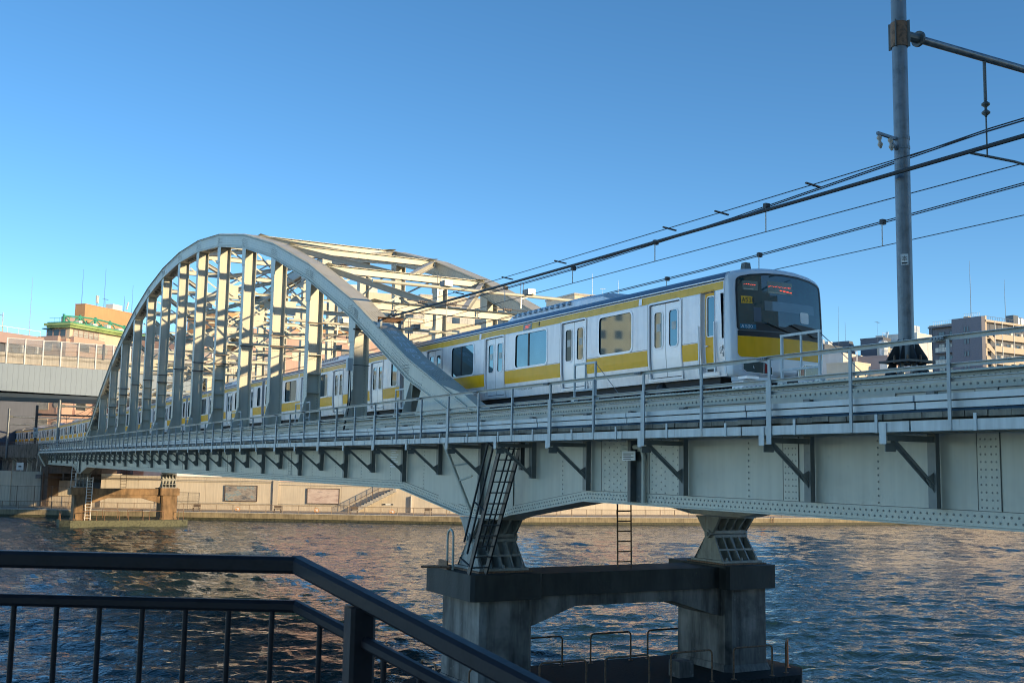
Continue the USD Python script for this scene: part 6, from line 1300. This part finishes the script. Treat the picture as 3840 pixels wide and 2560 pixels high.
# ================================================================== right-hand town
AC, A1_ = (-138.35, 196.5), (-.08, 1.0)
ap = bthing('apartment_block', 'tall grey tiled apartment block with balconies left and lit stair side right', AC, A1_)
L_().box(.0, 1.4, .0, 7.75, 2, 43.2).build('tiled_wall', M['greytile'], ap); L_().box(1.41, 30, .8, 15, 2, 42.0).build('rear_wall', M['greyb'], ap)
L_().box(1.2, 28, 7.75, 13.2, 2, 41.6).build('balcony_wall', M['greytile'], ap)
L_().box(.0, 28, 7.76, 14.3, 41.6, 42.0).build('roof_slab', M['greyb'], ap); L_().box(.0, .25, 13.2, 13.45, 2, 41.6).build('end_column', M['greyb'], ap)
FZ = [41.05 - 2.87*i for i in range(9)]
for f, z in enumerate(FZ):
    for y in (3.35, 4.15): window(ap, y, y + .42, 0, z - 1.05, z, 'bluegrey', 'bglass', -1, True)
    zf = z - 2.55; L_().box(.02, 1.19, 7.77, 13.2, zf - .22, zf).build('balcony_slab', M['greyb'], ap)
    for k in range(4): L_().box(.02, .06, 8.9 + k*.88, 9.72 + k*.88, zf + .08, zf + 1.12).build('balustrade_panel', M['curtain'], ap)
    L_().box(-.0, .08, 8.8, 12.5, zf + 1.12, zf + 1.2).build('balustrade_rail', M['bluegrey'], ap); L_().box(-.0, .1, 7.78, 8.8, zf, zf + 1.15).build('balcony_wall_piece', M['greytile'], ap)
    for y0, y1 in ((8.0, 9.2), (10.6, 12.2)): w = window(ap, y0, y1, 1.2, zf + .1 + .7, zf + 2.1, 'bluegrey', 'curtain' if (f + int(y0)) % 2 else 'bglass', -1, True); L_().box(1.14, 1.19, (y0 + y1)/2 - .03, (y0 + y1)/2 + .03, zf + .8, zf + 2.1).build('mullion', M['bluegrey'], w)
for y in np.arange(8, 13.3, .55): L_().box(.3, .34, y, y + .04, 42.0, 43.1).build('roof_post', M['plate'], ap)
L_().box(.3, .34, 8, 13.3, 43.05, 43.12).build('roof_rail', M['plate'], ap)
L_().box(0, 1.2, 3.4, 4.6, 43.2, 43.5).build('roof_hatch', M['sandtile'], ap)
for y in np.arange(.8, 5, .5): L_().box(.7, .74, y, y + .04, 43.2, 44.2).build('roof_post', M['plate'], ap)
L_().box(.7, .74, .8, 5, 44.15, 44.22).build('roof_rail', M['plate'], ap)
# lit gallery side along local x
L_().box(1.41, 2.0, -.0, .7, 2, 43.4).build('stair_wall', M['sandtile'], ap)
for f, z in enumerate(FZ):
    zf = z - 2.55
    L_().poly([(1.45, -.15, zf + .3), (2.2, -.15, zf + .3), (4.6, -.15, zf - 1.25), (4.6, -.15, zf - .1), (2.6, -.15, zf + 1.35), (1.45, -.15, zf + 1.35)], (0, .14, 0)).build('stair_parapet', M['sandtile'], ap)
    L_().box(4.6, 30, -.15, .0, zf - .30, zf + 1.05).build('gallery_parapet', M['sandtile'], ap); L_().box(2.0, 30, .0, .79, zf - .3, zf - .1).build('gallery_slab', M['sandtile'], ap)
    for x in (6.5, 10.5, 14.5, 18.5, 22.5): window(ap, x, x + 1.3, .8, zf + .7, zf + 1.8, 'bluegrey', 'bglass'); L_().box(x + 1.9, x + 2.7, .74, .79, zf - .08, zf + 1.95).build('flat_door', M['whiteb'], ap)
for x in (4.7, 7.5, 12, 17, 22, 27): L_().box(x, x + .12, -.28, -.16, 2, 42.5).build('downpipe', M['plate'], ap)
L_().box(1.41, 30, -.2, 15, 42.0, 42.5).build('roof_edge', M['sandtile'], ap)
for x in np.arange(2, 16, .9): L_().box(x, x + .05, .2, .25, 42.5, 43.4).build('roof_post', M['bluegrey'], ap)
L_().box(2, 16, .2, .25, 43.35, 43.42).build('roof_rail', M['bluegrey'], ap)
antenna(ap, .6, 3.0, 43.5, 13.0, .09); antenna(ap, 14, 3.0, 42.5, 11.0, .08)
L_().box(15.6, 17.6, 2, 4, 42.5, 45).build('water_tank', M['bluegrey'], ap)
for x in (18.3, 19.9): L_().lathe((x, 3, 42.5), [(.75, 0), (.75, 2.0), (.5, 2.3), (0, 2.35)], 12).build('water_tank', M['tank'], ap)
# lower buildings
def lowb(label, c, e1, lx, ly, z1, wall_, name='town_building', wins=(), front='y'):
    t = bthing(name, label, c, e1); L_().box(0, lx, 0, ly, 2, z1).build('wall', M[wall_], t); L_().box(-.06, lx + .06, -.06, ly + .06, z1, z1 + .3).build('parapet', M[wall_], t)
    for w in wins: window(t, *w)
    return t
E1 = (-.25, .97)
t = lowb('dark slate building with white tanks on its long flat roof right of the train', (-133.6, 143.6), E1, 9.5, 12, 32.4, 'bluegrey', wins=[(1.2, 2.2, 0, 30.0, 31.2), (6.4, 8.0, 0, 29.6, 31.0, 'whiteb', 'curtain')])
for k in range(3): L_().box(2.6 + k*.85, 3.4 + k*.85, 3, 4.5, 32.7, 34.2).build('water_tank', M['tank'], t)
L_().box(6.3, 8.0, 3, 4.5, 32.7, 34.0).build('roof_unit', M['plate'], t); antenna(t, 1.9, 2, 32.7, 4.6, .05); antenna(t, 8.8, 2, 32.7, 8.8, .05); antenna(t, 11.4, 2, 32.0, 6.5, .05)
L_().poly([(9.6, .2, 31.5), (12.2, .2, 31.5), (12.2, .2, 32.6), (11.2, .2, 34.2), (9.6, .2, 34.2)], (0, 5, 0)).build('raked_block', M['bluegrey'], t)
t = lowb('pale lavender house with a covered balcony beside the mast base', (-128.5, 143.5), E1, 8.6, 7, 30.2, 'whiteb', wins=[(5.9, 7.2, 0, 27.4, 28.2)]); L_().box(5.4, 8.4, -.04, .0, 26.6, 29.0).build('balcony_recess', M['greyb'], t); L_().box(5.4, 8.5, -.5, -.05, 26.4, 27.0).build('balcony', M['whiteb'], t)
t = lowb('cream house with ladder hoops just right of the train nose', (-119.5, 137.5), E1, 5.6, 6, 27.4, 'cream', wins=[(.4, 1.3, 0, 24.2, 25.6)])
for dx in (0, .4): L_().tube([(1.0 + dx, .3, 27.4), (1.0 + dx, .3, 29.6), (1.1 + dx, .5, 29.9), (1.2 + dx, .8, 29.7)], .05, 6).build('ladder_hoop', M['plate'], t)
t = lowb('low cream annex with rooftop machines left of the mast base', (-117.0, 143.6), E1, 6, 5, 25.9, 'cream'); L_().box(.3, 2.4, .5, 2, 26.2, 27.6).build('roof_unit', M['plate'], t); L_().box(3, 5, .6, 2, 26.2, 26.9).build('roof_unit', M['plate'], t)
t = lowb('pinkish building with vertical pipes and a roof fence left of the mast', (-122.5, 149.2), (-.35, .94), 6.4, 7, 29.6, 'pinkdark', wins=[(4.0, 5.2, 0, 26.6, 27.8)])
for k in range(5): L_().tube([(.3 + .28*k, -.12, 20), (.3 + .28*k, -.12, 29.4 - .2*k)], .06, 6).build('pipe', M['plate'], t)
for k in range(14): L_().box(1.6 + k*.36, 1.65 + k*.36, .1, .16, 29.9, 31.3).build('fence_post', M['cream'], t)
L_().box(1.6, 6.4, .1, .16, 31.25, 31.35).build('fence_rail', M['cream'], t); L_().box(4.2, 6.4, .4, .6, 29.9, 31.2).build('fence_screen', M['cream'], t)
L_().lathe((3.0, 2, 29.9), [(.9, 0), (.9, 3.0), (.5, 3.3), (0, 3.3)], 12).build('water_tank', M['tank'], t); L_().box(4.6, 6.2, 2, 4, 29.9, 32.6).build('roof_house', M['cream'], t)
t = lowb('small grey penthouse with a tilted aerial just left of the mast', (-128, 154.0), E1, 3.2, 5, 34.0, 'greyb'); L_().beam((2.3, .5, 34.3), (2.7, .5, 35.6), .5, .15).build('tilted_panel', M['plate'], t); L_().tube([(.8, .5, 34.3), (.8, .5, 35.2), (2.2, .5, 35.2)], .04, 6).build('pipe_frame', M['plate'], t); yagi(t, -1.2, .5, 32, 5.2)
L_().lathe((-.9, .2, 33.2), [(.0, 0), (.3, .1), (.38, .25)], 12, (1, -1, .5)).build('dish', M['galv'], t)
t = lowb('white office building with roof tanks between the mast and the apartment block', (-124.5, 159.8), E1, 6.2, 9, 35.0, 'whiteb'); L_().box(4.4, 4.5, -.1, .0, 2, 34.8).build('downpipe', M['plate'], t)
for k in range(3): L_().box(.9 + k*1.5, 2.2 + k*1.5, 2, 4, 35.4, 37.2).build('water_tank', M['tank'], t)
for x in (.5, .9): L_().tube([(x, 1.5, 35.3), (x, 1.5, 37.9)], .04, 6).build('vent_pipe', M['plate'], t)
for k, (x, y, lx, ly, z, mt) in enumerate(((-150, 170, 14, 10, 26, 'cream'), (-145, 120, 16, 12, 24, 'whiteb'), (-120, 168, 18, 12, 23, 'sandtile'), (-150, 96, 18, 12, 22, 'pink'))):
    lowb(['low cream block behind the white office at the right', 'low white block hidden behind the front of the train', 'low sand coloured block at the foot of the apartment block', 'low pink block hidden behind the train'][k], (x, y), E1, lx, ly, z, mt)
